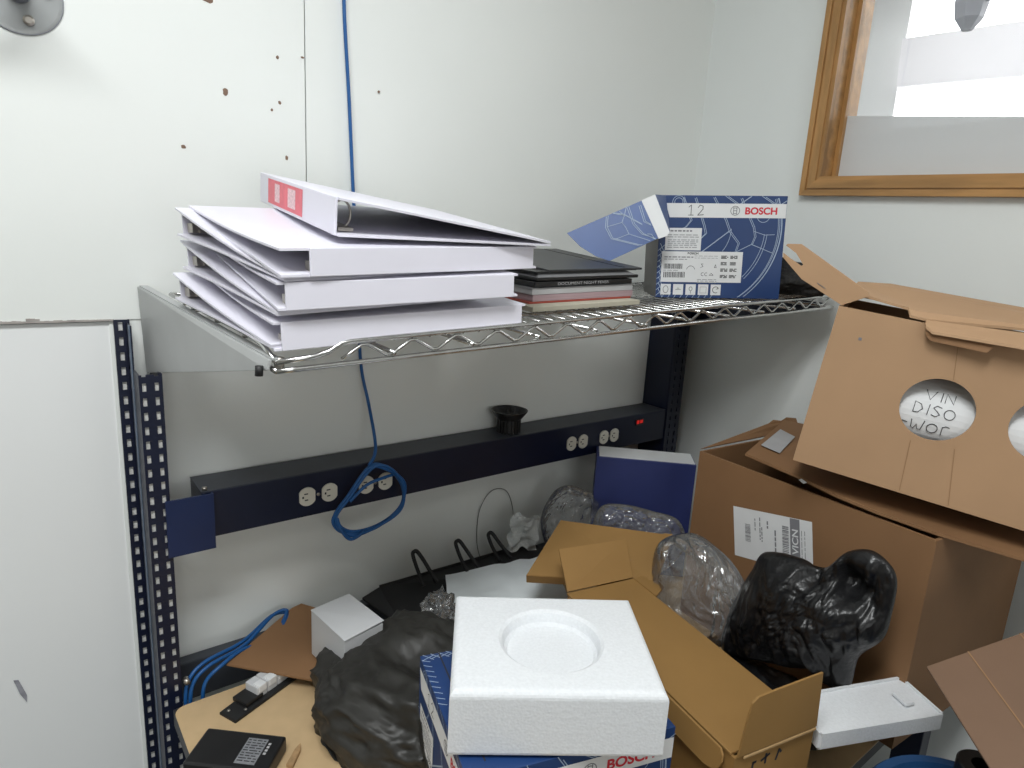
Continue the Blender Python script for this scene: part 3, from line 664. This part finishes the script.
link('body', boxme((0, 0, 0), (CW, CD, CH), .0012), wc, cardw)
link('lid', slabme([(-.0008, CD, CH + .0004), (-.0008, -.001, CH + .001), (CW + .001, -.001, CH + .005), (CW + .001, CD, CH + .0006)], .0012), wc, cardw)
link('lid_tab', slabme([(CW + .0006, .002, CH + .004), (CW + .0006, CD - .004, CH), (CW + .0006, CD - .006, CH - .008), (CW + .0006, .006, CH - .006)], .0008), wc, cardw)
cst = thing('terminal_strip', 'flat black mounting strip with a row of white connectors on the tan top', 'connector', (.241, .962, .7602), (23.5, 0, 0))
link('base', slabme([(-.022, -.020, 0), (.150, -.020, 0), (.150, .026, 0), (.014, .026, 0), (.014, .018, 0), (-.022, .018, 0)], .005, (0, 0, 1), .0008), cst, blackmat)
link('holder', boxme((.006, -.012, .005), (.040, .022, .013), .002), cst, blackpl)
for i in range(4):
    c = link('connector_block', boxme((.030 + i * .021, -.010, .005), (.0502 + i * .021, .020, .026), .002), cst, cardw)
    link('connector_lever', boxme((.0325 + i * .021, -.0115, .015), (.0478 + i * .021, .004, .0280), .0015), c, whitep)
for x, y in ((-.012, .008), (.004, -.012)): link('screw', tubeme([(x, y, .005), (x, y, .0065)], .0025, 10), cst, steel)
ad = thing('power_adapter', 'flat black adapter with a silver sticker at the corner of the tan worktop', 'adapter', (.166, .818, .7606), (-19.5, 0, 0))
ad.matrix_world = Matrix.Translation((.1390, .868, .7606)) @ eul(-42.5)
link('shell', boxme((0, 0, 0), (.122, .070, .026), .0045, 3), ad, blackpl)
af = Face(ad, (0, 0, .0262), (1, 0, 0), (0, 1, 0))
lb = af.rect('sticker', .070, .010, .100, .058, mat('silver_sticker', (.30, .31, .33), .4, metal=.3, var=.2, vscale=160), 1)
af.rects('printed_text', textlines(.072, .053, .098, 9, .0048, .0018, 31), ink, 2, lb)
af.rects('moulded_mark', [(.103, .030 + i * .006, .107, .034 + i * .006) for i in range(4)], greyp, 1)
chip = thing('wood_chip', 'little splintered wood chip beside the black adapter', 'wood chip', (.281, .815, .7606), (48, 0, 0))
link('splinter', slabme([(-.020, -.004, 0), (.012, -.003, 0), (.022, .001, .003), (.010, .005, .002), (-.018, .007, 0)], .006, (0, 0, 1), .0008), chip, mat('raw_wood', (.40, .25, .12), .8, var=.3, vscale=90))
# black panel with three cable rings
rk = thing('cable_manager', 'black metal panel with three upright cable rings lying behind the foam', 'cable tray', (.74, 1.03, .79))
RM = Matrix.Translation((-.74, -1.03, -.79))
def rpart(name, me, m): me.transform(RM); return link(name, me, rk, m)
rpart('panel', slabme([(.520, 1.098, .800), (.556, 1.000, .780), (.648, .966, .786), (.960, .985, .800), (.960, 1.082, .812), (.556, 1.094, .815)], .004, (0, 0, 1)), blackmat)
rpart('rear_lip', slabme([(.556, 1.092, .806), (.950, 1.080, .804), (.950, 1.084, .822), (.556, 1.096, .822)], .003), blackmat)
for (x, w_, h) in ((.633, .030, .872), (.741, .031, .868), (.830, .031, .865)):
    pts = [(x - .002, 1.045, .822), (x + .0, 1.080, h - .022), (x + .001, 1.097, h - .004), (x + .006, 1.101, h), (x + .012, 1.098, h), (x + .020, 1.080, h - .018), (x + w_, 1.046, .820)]
    rpart('cable_ring', tubeme(catmull(pts, 5), .0042, 8), blackmat)
tp = thing('crumpled_paper', 'crumpled white printed paper tucked behind the flat brown carton', 'paper', (.917, 1.05, .85))
bm = bmesh.new(); G = 14; gv = []
for i in range(G + 1):
    for j in range(G + 1):
        u, v = i / G, j / G; p = Vector((.845 + u * .085 + .01 * v, 1.052 + .018 * noise.noise(Vector((u * 4, v * 4, 2.2))) + .012 * abs(u - .55), .838 + v * .082 - u * .022 + .012 * noise.noise(Vector((u * 3, v * 3, 9.)))))
        gv.append(bm.verts.new(p - Vector((.905, 1.05, .85))))
for i in range(G):
    for j in range(G): bm.faces.new((gv[i * (G + 1) + j], gv[(i + 1) * (G + 1) + j], gv[(i + 1) * (G + 1) + j + 1], gv[i * (G + 1) + j + 1]))
m_ = mat('printed_scrap', (.82, .85, .84), .7, var=0)
nt = m_.node_tree; n1 = nt.nodes.new('ShaderNodeTexNoise'); n1.inputs['Scale'].default_value = 110; cr = nt.nodes.new('ShaderNodeValToRGB'); cr.color_ramp.elements[0].position = .46; cr.color_ramp.elements[1].position = .5
cr.color_ramp.elements[0].color = (.12, .13, .13, 1); cr.color_ramp.elements[1].color = (.84, .87, .86, 1); nt.links.new(n1.outputs[0], cr.inputs[0]); nt.links.new(cr.outputs[0], nt.nodes['Principled BSDF'].inputs['Base Color'])
link('sheet', mesh(bm), tp, m_)
# pale plastic sheet
ps = thing('plastic_mailer', 'pale grey plastic mailer spread between the black panel and the foam', 'mailer', (.78, .98, .80))
bm = bmesh.new(); gv = []; G = 20; q = [Vector(p) for p in ((.600, .890, .790), (.840, .800, .790), (.945, 1.010, .812), (.690, 1.055, .812))]
for i in range(G + 1):
    for j in range(G + 1):
        u, v = i / G, j / G; p = (q[0] * (1 - u) + q[1] * u) * (1 - v) + (q[3] * (1 - u) + q[2] * u) * v
        p.z += .012 + .010 * noise.noise(Vector((u * 2.5, v * 2.5, 4.))) + .004 * noise.noise(Vector((u * 8, v * 8, 1.)))
        gv.append(bm.verts.new(p - Vector((.78, .98, .80))))
for i in range(G):
    for j in range(G): bm.faces.new((gv[i * (G + 1) + j], gv[(i + 1) * (G + 1) + j], gv[(i + 1) * (G + 1) + j + 1], gv[i * (G + 1) + j + 1]))
link('sheet', mesh(bm, smooth=True), ps, sheetm)
o = link('cling_film', blob((.602, .930, .828), (.030, .024, .040), .012, 3, 17, sub=4, zmin=.762), None, clearfilm); tag(o, 'small wad of clear wrap between the dark sack and the black panel', 'wrap')

# ================================================================== front centre: blue box, foam, sack
bx2 = thing('printed_carton', 'blue printed box under the white foam block', 'box', (.4109, .6843, .7600), (-106.74, 0, 0))
W2, D2_, H2 = .222, .266, .2
link('body', boxme((0, 0, 0), (W2, D2_, H2), .0012), bx2, boxblue)
f2 = Face(bx2, (0, 0, 0), (1, 0, 0), (0, 0, 1)); printed_art(f2, W2, H2)
stripe(f2, .004, W2 - .001, .157, .186, (.052, .163), .140, .160, .0125); product_labels(f2)
f3 = Face(bx2, (W2, 0, 0), (0, 1, 0), (0, 0, 1)); printed_art(f3, D2_, H2)
stripe(f3, .002, D2_ - .001, .157, .186, None, .150, .172, .0135)
f4 = Face(bx2, (0, 0, H2), (1, 0, 0), (0, 1, 0)); printed_art(f4, W2, D2_)
link('lid_seam', boxme((.0, .0255, H2 - .0005), (W2 - .02, .0275, H2 + .0003)), bx2, ink)
FMX = Matrix.Translation((.3445, .5096, .9625)) @ eul(-35.0)
fm = thing('foam_block', 'thick white foam block with a round recess on the blue box', 'foam', mtx=FMX)
def recess_block(w_, d_, h_, cx, cy, r, dep, n=64):
    """block with a round recess: top surface is a ring of quads from the circle to the outline"""
    bm = bmesh.new(); rc = []; ro = []; rb = []; rg = []
    for k in range(n):
        a = 2 * math.pi * k / n; c, s_ = math.cos(a), math.sin(a)
        t = min(((w_ - cx) / c if c > 1e-9 else (-cx / c if c < -1e-9 else 1e9)), ((d_ - cy) / s_ if s_ > 1e-9 else (-cy / s_ if s_ < -1e-9 else 1e9)))
        ro.append((cx + t * c, cy + t * s_)); rc.append((c, s_))
    # snap nearest outline samples to the corners
    for X_, Y_ in ((0, 0), (w_, 0), (w_, d_), (0, d_)):
        k = min(range(n), key=lambda i: (ro[i][0] - X_) ** 2 + (ro[i][1] - Y_) ** 2); ro[k] = (X_, Y_)
    prof = [(r * 1.10, h_), (r * 1.03, h_ - .003), (r, h_ - .008), (r * .97, h_ - dep + .004), (r * .9, h_ - dep)]
    rings = []; rr = .009
    def ins(d, z): return [bm.verts.new((min(max(x, d), w_ - d), min(max(y, d), d_ - d), z)) for x, y in ro]
    for q in range(4): a = R(90 * q / 3); rings.append(ins(.006 * (1 - math.sin(a)), .006 * (1 - math.cos(a))))
    for q in range(6): a = R(90 * q / 5); rings.append(ins(rr * (1 - math.cos(a)), h_ - rr * (1 - math.sin(a))))
    for pr_, z in prof: rings.append([bm.verts.new((cx + pr_ * c, cy + pr_ * s_, z)) for c, s_ in rc])
    for A, B in zip(rings, rings[1:]):
        for k in range(n): bm.faces.new((A[k], A[(k + 1) % n], B[(k + 1) % n], B[k]))
    bm.faces.new(rings[0][::-1]); bm.faces.new(rings[-1])
    return mesh(bm, smooth=False)
me = recess_block(.2440, .1990, .0835, .122, .100, .060, .018)
link('block', me, fm, foamm)
sk = link('plastic_sack', blob((.478, .775, .790), (.135, .200, .092), .014, 2.1, 6, rot=(14, 0, 0), sub=6, zmin=.7615, sq=.85), None, bagdark)
b2i = bx2.matrix_world.inverted(); b2w = bx2.matrix_world
for v in sk.data.vertices:                           # the film drapes against the box instead of entering it
    q_ = b2i @ v.co
    if q_.x > -.002 and q_.y > -.002 and q_.z < H2 + .004:
        if q_.x < q_.y: q_.x = -.002
        else: q_.y = -.002
        v.co = b2w @ q_
tag(sk, 'large dark grey plastic sack bulging between the white carton and the blue box', 'sack')

# ================================================================== cartons
def hcarton(name, label, mtx, W_, D_, H_, m, t=.004, top=True, group=None):
    c = thing(name, label, 'box', mtx=mtx, group=group)
    L = [((0, 0, 0), (W_, D_, t)), ((0, 0, t), (W_, t, H_)), ((0, D_ - t, t), (W_, D_, H_)), ((0, t, t), (t, D_ - t, H_)), ((W_ - t, t, t), (W_, D_ - t, H_))]
    link('body', boxesme(L), c, m); return c
lc = hcarton('long_carton', 'long golden-brown carton with its end flap standing open, beside the white foam', Matrix.Translation((.684, .3583, .7605)) @ eul(-11.75), .1474, .415, .1385, krafty)
link('lid', boxme((-.002, .006, .1385), (.1474, .415, .1425), .0008), lc, krafty)
link('side_tab', slabme([(-.0045, .40, .142), (-.0045, .018, .142), (-.0060, .012, .136), (-.0080, .010, .128), (-.0095, .013, .118), (-.0105, .022, .110), (-.0115, .036, .106), (-.0115, .39, .106)], .003, (-1, 0, -.2), .0004), lc, krafty)
link('end_flap', slabme([(.001, -.001, .1420), (.1465, -.001, .1420), (.1370, -.003, .2300), (.040, -.003, .2280), (.021, -.003, .2270), (.011, -.0025, .2200), (.007, -.002, .1950), (.003, -.0015, .1550)], .003, (0, -1, 0), .0004), lc, krafty)
link('fold_line', boxme((.012, -.0045, .1365), (.146, -.002, .1405), .001), lc, kraftedge)
ef = Face(lc, (0, -.0003, 0), (1, 0, 0), (0, 0, 1))
ef.lines('printed_marks', [[(.035, .106), (.035, .120), (.040, .120)], [(.050, .118), (.064, .124)], [(.058, .112), (.058, .126)], [(.078, .110), (.082, .125), (.086, .120)]], .0035, ink, 1)
link('far_flap', slabme([(.0, .418, .142), (.1474, .418, .142), (.162, .470, .196), (.012, .478, .196)], .003, None, .0004), lc, krafty)
link('corner_tab', slabme([(.1474, .345, .141), (.1474, .412, .141), (.196, .425, .137), (.188, .372, .137)], .003, (0, 0, 1), .0004), lc, krafty)
fc = thing('flat_carton', 'flat closed brown mailer box tilted behind the long golden carton', 'box', (.909, .944, .93))
FM_ = Matrix.Translation((-.909, -.944, -.93))
c4 = [Vector(p) for p in ((.903, .938, .947), (1.056, .760, .947), (.945, .705, .898), (.750, .863, .897))]; nn = (c4[2] - c4[1]).cross(c4[0] - c4[1]).normalized()
if nn.z < 0: nn = -nn
bm = bmesh.new(); hexbm(bm, [p - nn * .022 for p in c4] + c4); bmesh.ops.bevel(bm, geom=bm.edges[:], offset=.001, segments=2, affect='EDGES'); me = mesh(bm); me.transform(FM_); link('body', me, fc, krafty)
e1, e2 = c4[1].lerp(c4[0], .075), c4[2].lerp(c4[3], .075)
me = slabme([c4[1] + nn * .0003, c4[2] + nn * .0003, e2 + nn * .0003, e1 + nn * .0003], .0025, nn, .0004); me.transform(FM_); link('end_strip', me, fc, krafty)
a_ = c4[2].lerp(c4[1], .38).lerp(c4[3].lerp(c4[0], .38), .36); 
ff2 = Face(fc, a_ - Vector((.909, .944, .93)), c4[2] - c4[3], (c4[1] - c4[2]))
ff2.rects('printed_mark', [(0, 0, .006, .004), (.010, .001, .016, .003), (.020, .0, .026, .003)], crease, 1.5)

bb = thing('tall_carton', 'royal blue card box with a white top standing in the back corner', 'box', (1.0638, 1.0001, .7605), (-44.25, 0, 0))
link('body', boxme((0, 0, 0), (.2286, .080, .284), .0015), bb, bluebox)
link('top_sheet', boxme((.006, .004, .2838), (.226, .078, .2855)), bb, whitep)

BC = Matrix.Translation((1.1023, .7513, .7605)) @ eul(-94.5)
bc = hcarton('shipping_carton', 'large brown carton with a white shipping label against the window wall', BC, .4518, .385, .3655, kraftd, .005)
bf = Face(bc, (.097, -.0004, .283), (.162, 0, .033), (.019, 0, -.096))
bf.ey = Vector((.019, 0, -.096)).normalized(); bf.n = Vector((0, -1, 0))
sl = bf.rect('shipping_label', 0, 0, .165, .098, whitep, 1)
T = lambda a: [(v0, u0, v1, u1) for (u0, v0, u1, v1) in a]
bf.rects('label_band', [(.122, .001, .141, .097)], inkg, 2, sl)
bf.text('label_lettering', 'VICN', .1375, .066, .0115, whitep, 3, sl, bold=.0003, rot=90, sx=-1.2)
bf.rects('barcode', T(barcode(.030, .026, .064, .038, 41, 22)) + T(barcode(.018, .106, .085, .119, 42, 30)), inkg, 2, sl)
bf.rects('printed_text', T(textlines(.016, .0475, .040, 1, .004, .002, 43) + textlines(.012, .058, .055, 1, .004, .0022, 44) + textlines(.030, .062, .058, 1, .004, .0022, 45) + textlines(.016, .074, .030, 1, .004, .003, 47) + textlines(.030, .090, .085, 1, .004, .003, 46) + textlines(.02, .150, .08, 2, .006, .0012, 48)), inkg, 2, sl)
WM = BC.inverted()
def bcw(name, pts, t, m, n=None, par=None): return link(name, slabme([WM @ Vector(p) for p in pts], t, n, .0005), par or bc, m)
bcw('left_flap', [(1.1030, .7530, 1.1285), (1.450, .7280, 1.1285), (1.452, .742, 1.152), (1.418, .748, 1.157), (1.400, .750, 1.150), (1.388, .763, 1.151), (1.36, .758, 1.147)], .004, kraftd)
tf = bcw('top_flap', [(1.087, .641, 1.1525), (1.086, .540, 1.1440), (1.074, .460, 1.1370), (1.072, .390, 1.1330), (1.080, .306, 1.1290), (1.123, .205, 1.1190), (1.40, .215, 1.120), (1.44, .60, 1.150), (1.379, .729, 1.158)], .005, kraftd, (0, 0, 1))
tfm = Matrix.Identity(4)
pz = lambda x, y: 1.1605 + (y - .65) * .083 + (x - 1.1) * .006
bcw('address_label', [(1.287, .686, pz(1.287, .686)), (1.274, .645, pz(1.274, .645)), (1.150, .607, pz(1.15, .607)), (1.153, .649, pz(1.153, .649))], .0006, greyp, (0, 0, 1), tf)
bcw('tape_shred', [(1.084, .530, 1.142), (1.080, .518, 1.139), (1.079, .512, 1.144), (1.081, .524, 1.147)], .001, whitep, None, tf)

UC = Matrix.Translation((1.0185, .5132, 1.1957)) @ eul(-67.92, -.11, 6.66)
uc = thing('punched_carton', 'upright brown carton with round holes and torn top flaps, on the large carton', 'box', mtx=UC)
UW, UD, UH = .40, .25, .2625
def holed(w0, w1, h, holes, t, n=48):
    """front board split into cells, each with one round hole"""
    bm = bmesh.new(); edges = [w0] + [(holes[i][0] + holes[i + 1][0]) / 2 for i in range(len(holes) - 1)] + [w1]
    for i, (cx, cz, rx, rz) in enumerate(holes):
        a0, a1 = edges[i], edges[i + 1]; ro = []; rc = []
        for k in range(n):
            a = 2 * math.pi * (k + .5) / n; c, s_ = math.cos(a), math.sin(a)
            tt = min((a1 - cx) / c if c > 1e-9 else (a0 - cx) / c, (h - cz) / s_ if s_ > 1e-9 else -cz / s_)
            ro.append([cx + tt * c, cz + tt * s_]); rc.append((cx + rx * c, cz + rz * s_))
        for X_, Z_ in ((a0, 0), (a1, 0), (a1, h), (a0, h)):
            k = min(range(n), key=lambda q_: (ro[q_][0] - X_) ** 2 + (ro[q_][1] - Z_) ** 2); ro[k] = [X_, Z_]
        rings = [[bm.verts.new((x, y, z)) for x, z in R_] for R_, y in ((ro, 0), (rc, 0), (rc, t), (ro, t))]
        for A, B in ((0, 1), (1, 2), (2, 3), (3, 0)):
            for k in range(n): bm.faces.new((rings[A][k], rings[A][(k + 1) % n], rings[B][(k + 1) % n], rings[B][k]))
    return mesh(bm)
link('front_board', holed(0, UW, UH, [(.1690, .1405, .0485, .0475), (.306, .150, .0485, .0475)], .004), uc, kraft)
link('body', boxesme([((0, .004, 0), (UW, UD, .004)), ((0, UD - .004, .004), (UW, UD, UH)), ((0, .004, .004), (.004, UD - .004, UH)), ((UW - .004, .004, .004), (UW, UD - .004, UH))]), uc, kraft)
uf = Face(uc, (0, -.0004, 0), (1, 0, 0), (0, 0, 1))
for cl in ([(.163, .262), (.176, .19)], [(.207, .09), (.224, .004)], [(.150, .085), (.158, .004)], [(.33, .25), (.345, .01)]): uf.lines('crease_line', [cl], .0010, crease, 1)
uf.rects('printed_mark', [(.040, .217, .0445, .2215)], inkg, 1)
# torn flap standing up at the near corner, and folded top flaps
def card(pts, n=(0, -1, 0), t=.003, name='flap', m=None): return link(name, slabme(pts, t, n, .0003), uc, m or kraft)
card([(.003, .006, .2635), (-.064, .006, .2915), (-.0995, .006, .3195), (-.1015, .006, .3270), (-.090, .006, .3205), (-.070, .006, .3110), (-.0665, .006, .3135), (-.082, .006, .330), (-.1005, .006, .3390), (-.0985, .006, .3415), (-.078, .006, .3445), (.034, .006, .2905), (.036, .006, .284)], (0, 1, .2), .003, 'torn_flap')
card([(-.040, .0055, .290), (-.026, .0055, .2835), (-.026, .0055, .2845), (-.040, .0055, .291)], (0, -1, 0), .0008, 'slit', inkg)
card([(.006, .020, .2835), (.092, .006, .2760), (.097, -.001, .2655), (.125, -.001, .2650), (.400, .03, .2960), (.40, .16, .3010), (.06, .16, .3010), (.012, .12, .2960)], (0, 0, 1), .004, 'top_flap')
card([(.40, .16, .3010), (.40, .245, .268), (.006, .245, .268), (.012, .12, .2960), (.06, .16, .3010)], (0, 0, 1), .004, 'rear_light_block')  # slope added behind the top flap to keep light out
card([(.003, .012, .2625), (.003, .245, .2625), (.006, .245, .268), (.010, .12, .296), (.006, .022, .2835)], (1, 0, 0), .003, 'side_flap')  # added side piece, shuts light out of the carton
card([(.118, -.002, .2635), (.262, .004, .2735), (.262, -.020, .2620), (.240, -.030, .2550), (.130, -.020, .2500), (.120, -.012, .2560)], (0, .3, 1), .004, 'tuck_tab')
card([(.122, -.010, .2515), (.206, -.018, .2500), (.200, -.020, .2400), (.132, -.012, .2395), (.124, -.010, .2450)], (0, -1, 0), .003, 'tuck_tab', kraftd)
rd = thing('paper_roll', 'white handwritten paper roll showing through the round hole in the punched carton', 'roll', mtx=UC @ Matrix.Translation((.1690, .0, .135)))
bm = bmesh.new(); prof = []; nA = 40
for i in range(nA):
    a = R(-110 + 360 * i / nA); prof.append((.0, .068 - .058 * math.cos(a), .058 * math.sin(a)))
ringsL = [[bm.verts.new((x, p[1], p[2] - .012)) for p in prof] for x in (-.10, .215)]
for k in range(nA): bm.faces.new((ringsL[0][k], ringsL[0][(k + 1) % nA], ringsL[1][(k + 1) % nA], ringsL[1][k]))
bm.faces.new(ringsL[0]); bm.faces.new(ringsL[1][::-1]); link('roll', mesh(bm, smooth=False), rd, whitep)
def roll_ink(txt, x, ang, h, par):
    bm = bmesh.new()
    P_ = lambda u, v: Vector((u, .068 - .0586 * math.cos(ang + v / .058), .0586 * math.sin(ang + v / .058) - .012))
    for pl in hand(txt, x, 0, h, 1.0):
        addtube(bm, [P_(*q_) for q_ in pl], .0006, 5)
    link('handwriting', mesh(bm), par, ink)
roll_ink('VIN', -.018, R(28), .016, rd); roll_ink('DISO', -.030, R(5), .0165, rd); roll_ink('-WOR', -.038, R(-21), .0165, rd)

# ================================================================== bags
def pillow(outline, front, back, c, seed, amp, aniso, freq=9., dents=(), rings=64, seg=180, pw=2.2, facet=.55):
    """a slumped film bag: star-shaped outline (3D, roughly in a plane) swollen to both sides, with sharp folds"""
    P = [Vector(p) for p in outline]; c = Vector(c); n = Vector((0, 0, 0))
    for i in range(len(P)): n += (P[i] - c).cross(P[(i + 1) % len(P)] - c)
    n.normalize(); n = n if n.x < 0 else -n                      # towards the room
    loop = catmull(P, 12, closed=True); L = [0.]
    for a, b in zip(loop, loop[1:] + loop[:1]): L.append(L[-1] + (b - a).length)
    edge = []
    for k in range(seg):
        t = L[-1] * k / seg; i = max(q for q in range(len(loop)) if L[q] <= t); a, b = loop[i], loop[(i + 1) % len(loop)]
        edge.append(a.lerp(b, (t - L[i]) / max(1e-9, L[i + 1] - L[i])))
    off = Vector((seed * 3.7, seed * 1.9, seed * 5.3)); A = Vector(aniso)
    def fold(p):
        q = Vector((p.x * A.x, p.y * A.y, p.z * A.z)) * freq + off
        q += Vector((noise.noise(q * .7 + Vector((9, 0, 0))), noise.noise(q * .7 + Vector((0, 9, 0))), noise.noise(q * .7 + Vector((0, 0, 9))))) * .9
        r = 1 - 2 * abs(noise.noise(q * .6)); d = noise.voronoi(q)[0]; e = noise.voronoi(q * 2.3 + off)[0]; g = noise.voronoi(q * 4.9 + off)[0]
        return .8 * r + 1.5 * (d[1] - d[0]) + facet * (e[1] - e[0]) + facet * .5 * (g[1] - g[0]) - .8
    bm = bmesh.new(); sides = []
    for sgn, th in ((1, front), (-1, back)):
        rows = []
        for j in range(rings):
            rho = 1 - j / rings; row = []
            for e in edge:
                p = c.lerp(e, rho); h = th * (1 - rho ** pw) ** .6
                g = amp * fold(p) * min(1., h / (th * .55 + 1e-6)) * (1 if sgn > 0 else .3)
                for (dc, wid, dep) in dents:
                    if sgn > 0: g -= dep * math.exp(-((p - Vector(dc)).length / wid) ** 2)
                row.append(p + n * sgn * (h + g))
            rows.append(row)
        sides.append(rows)
    R0 = [bm.verts.new(p) for p in sides[0][0]]
    for rows in sides:
        prev = R0
        for row in rows[1:]:
            cur = [bm.verts.new(p) for p in row]
            for k in range(seg): bm.faces.new((prev[k], prev[(k + 1) % seg], cur[(k + 1) % seg], cur[k]))
            prev = cur
        m_ = bm.verts.new(sum((v.co for v in prev), Vector()) / seg)
        for k in range(seg): bm.faces.new((prev[k], prev[(k + 1) % seg], m_))
    return mesh(bm, smooth=True)
OB = [(.985, .519, 1.034), (.985, .459, 1.050), (.985, .423, 1.046), (.985, .393, 1.088), (.985, .359, 1.108), (.985, .331, 1.100), (.985, .316, 1.079), (.985, .314, 1.032), (.985, .318, .982), (.985, .345, .935), (.985, .349, .880), (.985, .360, .864), (.985, .372, .868), (.985, .382, .895), (.985, .429, .865), (.985, .498, .838), (.985, .559, .815), (.985, .574, .836), (.985, .561, .922), (.985, .537, .992)]
o = link('black_bag', pillow(OB, .050, .045, (.985, .440, .960), 4, .0105, (1, 1.35, .6), 22., dents=(((.985, .372, 1.045), .032, .060), ((.985, .425, 1.03), .016, .02))), None, bagblack)
tag(o, 'crumpled black plastic bag slumped against the large labelled carton', 'bag')
o = link('black_bag', blob((.955, .47, .790), (.085, .11, .030), .010, 2.0, 23, sub=5, zmin=.7615), None, bagblack)
tag(o, 'flattened black plastic wrap lying behind the long golden carton', 'bag')
CB_ = [(.985, .743, .918), (.985, .732, .966), (.985, .670, 1.007), (.985, .614, 1.000), (.985, .569, .977), (.985, .535, .939), (.985, .540, .883), (.985, .548, .839), (.985, .619, .800), (.985, .698, .810), (.985, .745, .855)]
o = link('clear_bag', pillow(CB_, .055, .050, (.985, .640, .900), 9, .0085, (1, 1.2, .7), 20., facet=.8), None, clearfilm)
tag(o, 'crumpled clear plastic bag between the flat mailer box and the labelled carton', 'bag')
o = link('clear_bag', pillow([(.975, 1.05, .95), (1.005, 1.035, .972), (1.045, 1.02, .960), (1.085, 1.00, .930), (1.10, .99, .86), (1.07, 1.0, .80), (.985, 1.04, .80), (.955, 1.06, .88)], .030, .025, (1.03, 1.02, .885), 12, .006, (1, 1, 1), 30., facet=.8), None, clearfilm)
tag(o, 'upright clear bubble bag against the back wall behind the flat mailer box', 'bag')
o = link('clear_bag', pillow([(1.03, .945, .945), (1.065, .915, .957), (1.11, .865, .950), (1.15, .815, .935), (1.16, .80, .87), (1.12, .84, .80), (1.05, .91, .80), (1.02, .95, .88)], .030, .025, (1.09, .875, .885), 15, .008, (1, 1, 1), 36., facet=.8), None, clearfilm)
tag(o, 'glossy clear plastic heap in front of the royal blue box', 'bag')

# ================================================================== lower right
rf = thing('foam_tray', 'long white foam tray with a shallow slot, propped on the blue drum', 'foam', (.96, .31, .86))
FQ = [Vector(p) for p in ((.838, .322, .888), (1.036, .236, .888), (1.076, .312, .888), (.875, .392, .888))]
Rm = Matrix.Translation((-.96, -.31, -.86))
bm = bmesh.new(); vv = hexbm(bm, [p - Vector((0, 0, .031)) for p in FQ] + FQ)
tp_ = [fc_ for fc_ in bm.faces if all(v.co.z > .88 for v in fc_.verts)]
bmesh.ops.inset_region(bm, faces=tp_, thickness=.022, depth=0); bmesh.ops.translate(bm, verts=[v for v in tp_[0].verts], vec=(0, 0, -.006))
bmesh.ops.bevel(bm, geom=[e for e in bm.edges], offset=.0035, segments=2, affect='EDGES'); me = mesh(bm); me.transform(Rm); link('tray', me, rf, foamm)
me = slabme([(1.004, .277, .884), (1.020, .271, .884), (1.034, .296, .884), (1.016, .302, .884)], .005, (0, 0, 1), .001); me.transform(Rm); link('slot_block', me, rf, foamm)
dr = thing('blue_drum', 'blue plastic drum on the floor carrying the foam tray', 'drum', (.887, .142, 0))
bm = bmesh.new(); lathe(bm, [(.105, 0), (.11, .01), (.118, .82), (.1265, .825), (.1265, .846), (.122, .852), (.110, .852), (.106, .846), (0.001, .846)], 56); link('shell', mesh(bm), dr, bluelid)
bn = thing('tape_roll', 'black roll standing on the blue drum under the raised carton flap', 'roll', (.955, .165, .8525))
bm = bmesh.new(); lathe(bm, [(.028, 0), (.030, .002), (.030, .040), (.028, .042), (.014, .042), (.013, .0)], 36, close=False); link('roll', mesh(bm), bn, blackpl)
oc = thing('open_carton', 'pinkish brown carton with one wide flap raised beside the foam tray', 'box', (.90, .0, .0))
OM = Matrix.Translation((-.90, 0, 0))
def opart(name, me, m): me.transform(OM); return link(name, me, oc, m)
A_, B_, C_2 = Vector((.912, .239, 1.014)), Vector((1.017, .170, 1.065)), Vector((.795, .132, 1.002))
u_, v_ = (B_ - A_), (C_2 - A_)
nq = u_.cross(v_).normalized(); nq = nq if nq.z > 0 else -nq
q4 = [A_, A_ + u_ * 2.6, A_ + u_ * 2.6 + v_ * 1.75, A_ + v_ * 1.75]
opart('flap', slabme(q4, .004, -nq, .0005), kraftin)
for s_ in (.42, .95, 1.5):
    a = A_ + u_ * s_ + nq * .0003; b = a + v_ * 1.75
    opart('flute_crease', slabme([a, a + u_ * .012, b + u_ * .012, b], .0005, nq), crease)
base = [A_ + v_ * 1.75, A_ + u_ * 2.6 + v_ * 1.75]
b0, b1 = base; dn = Vector((.10, -.26, 0))
opart('body', (lambda: (lambda bm: (hexbm(bm, [(b0.x, b0.y, .862), (b1.x, b1.y, .862), (b1.x + dn.x, b1.y + dn.y, .862), (b0.x + dn.x, b0.y + dn.y, .862), tuple(b0), tuple(b1), (b1.x + dn.x, b1.y + dn.y, b1.z - .02), (b0.x + dn.x, b0.y + dn.y, b0.z - .02)]), mesh(bm))[1])(bmesh.new()))(), kraftin)
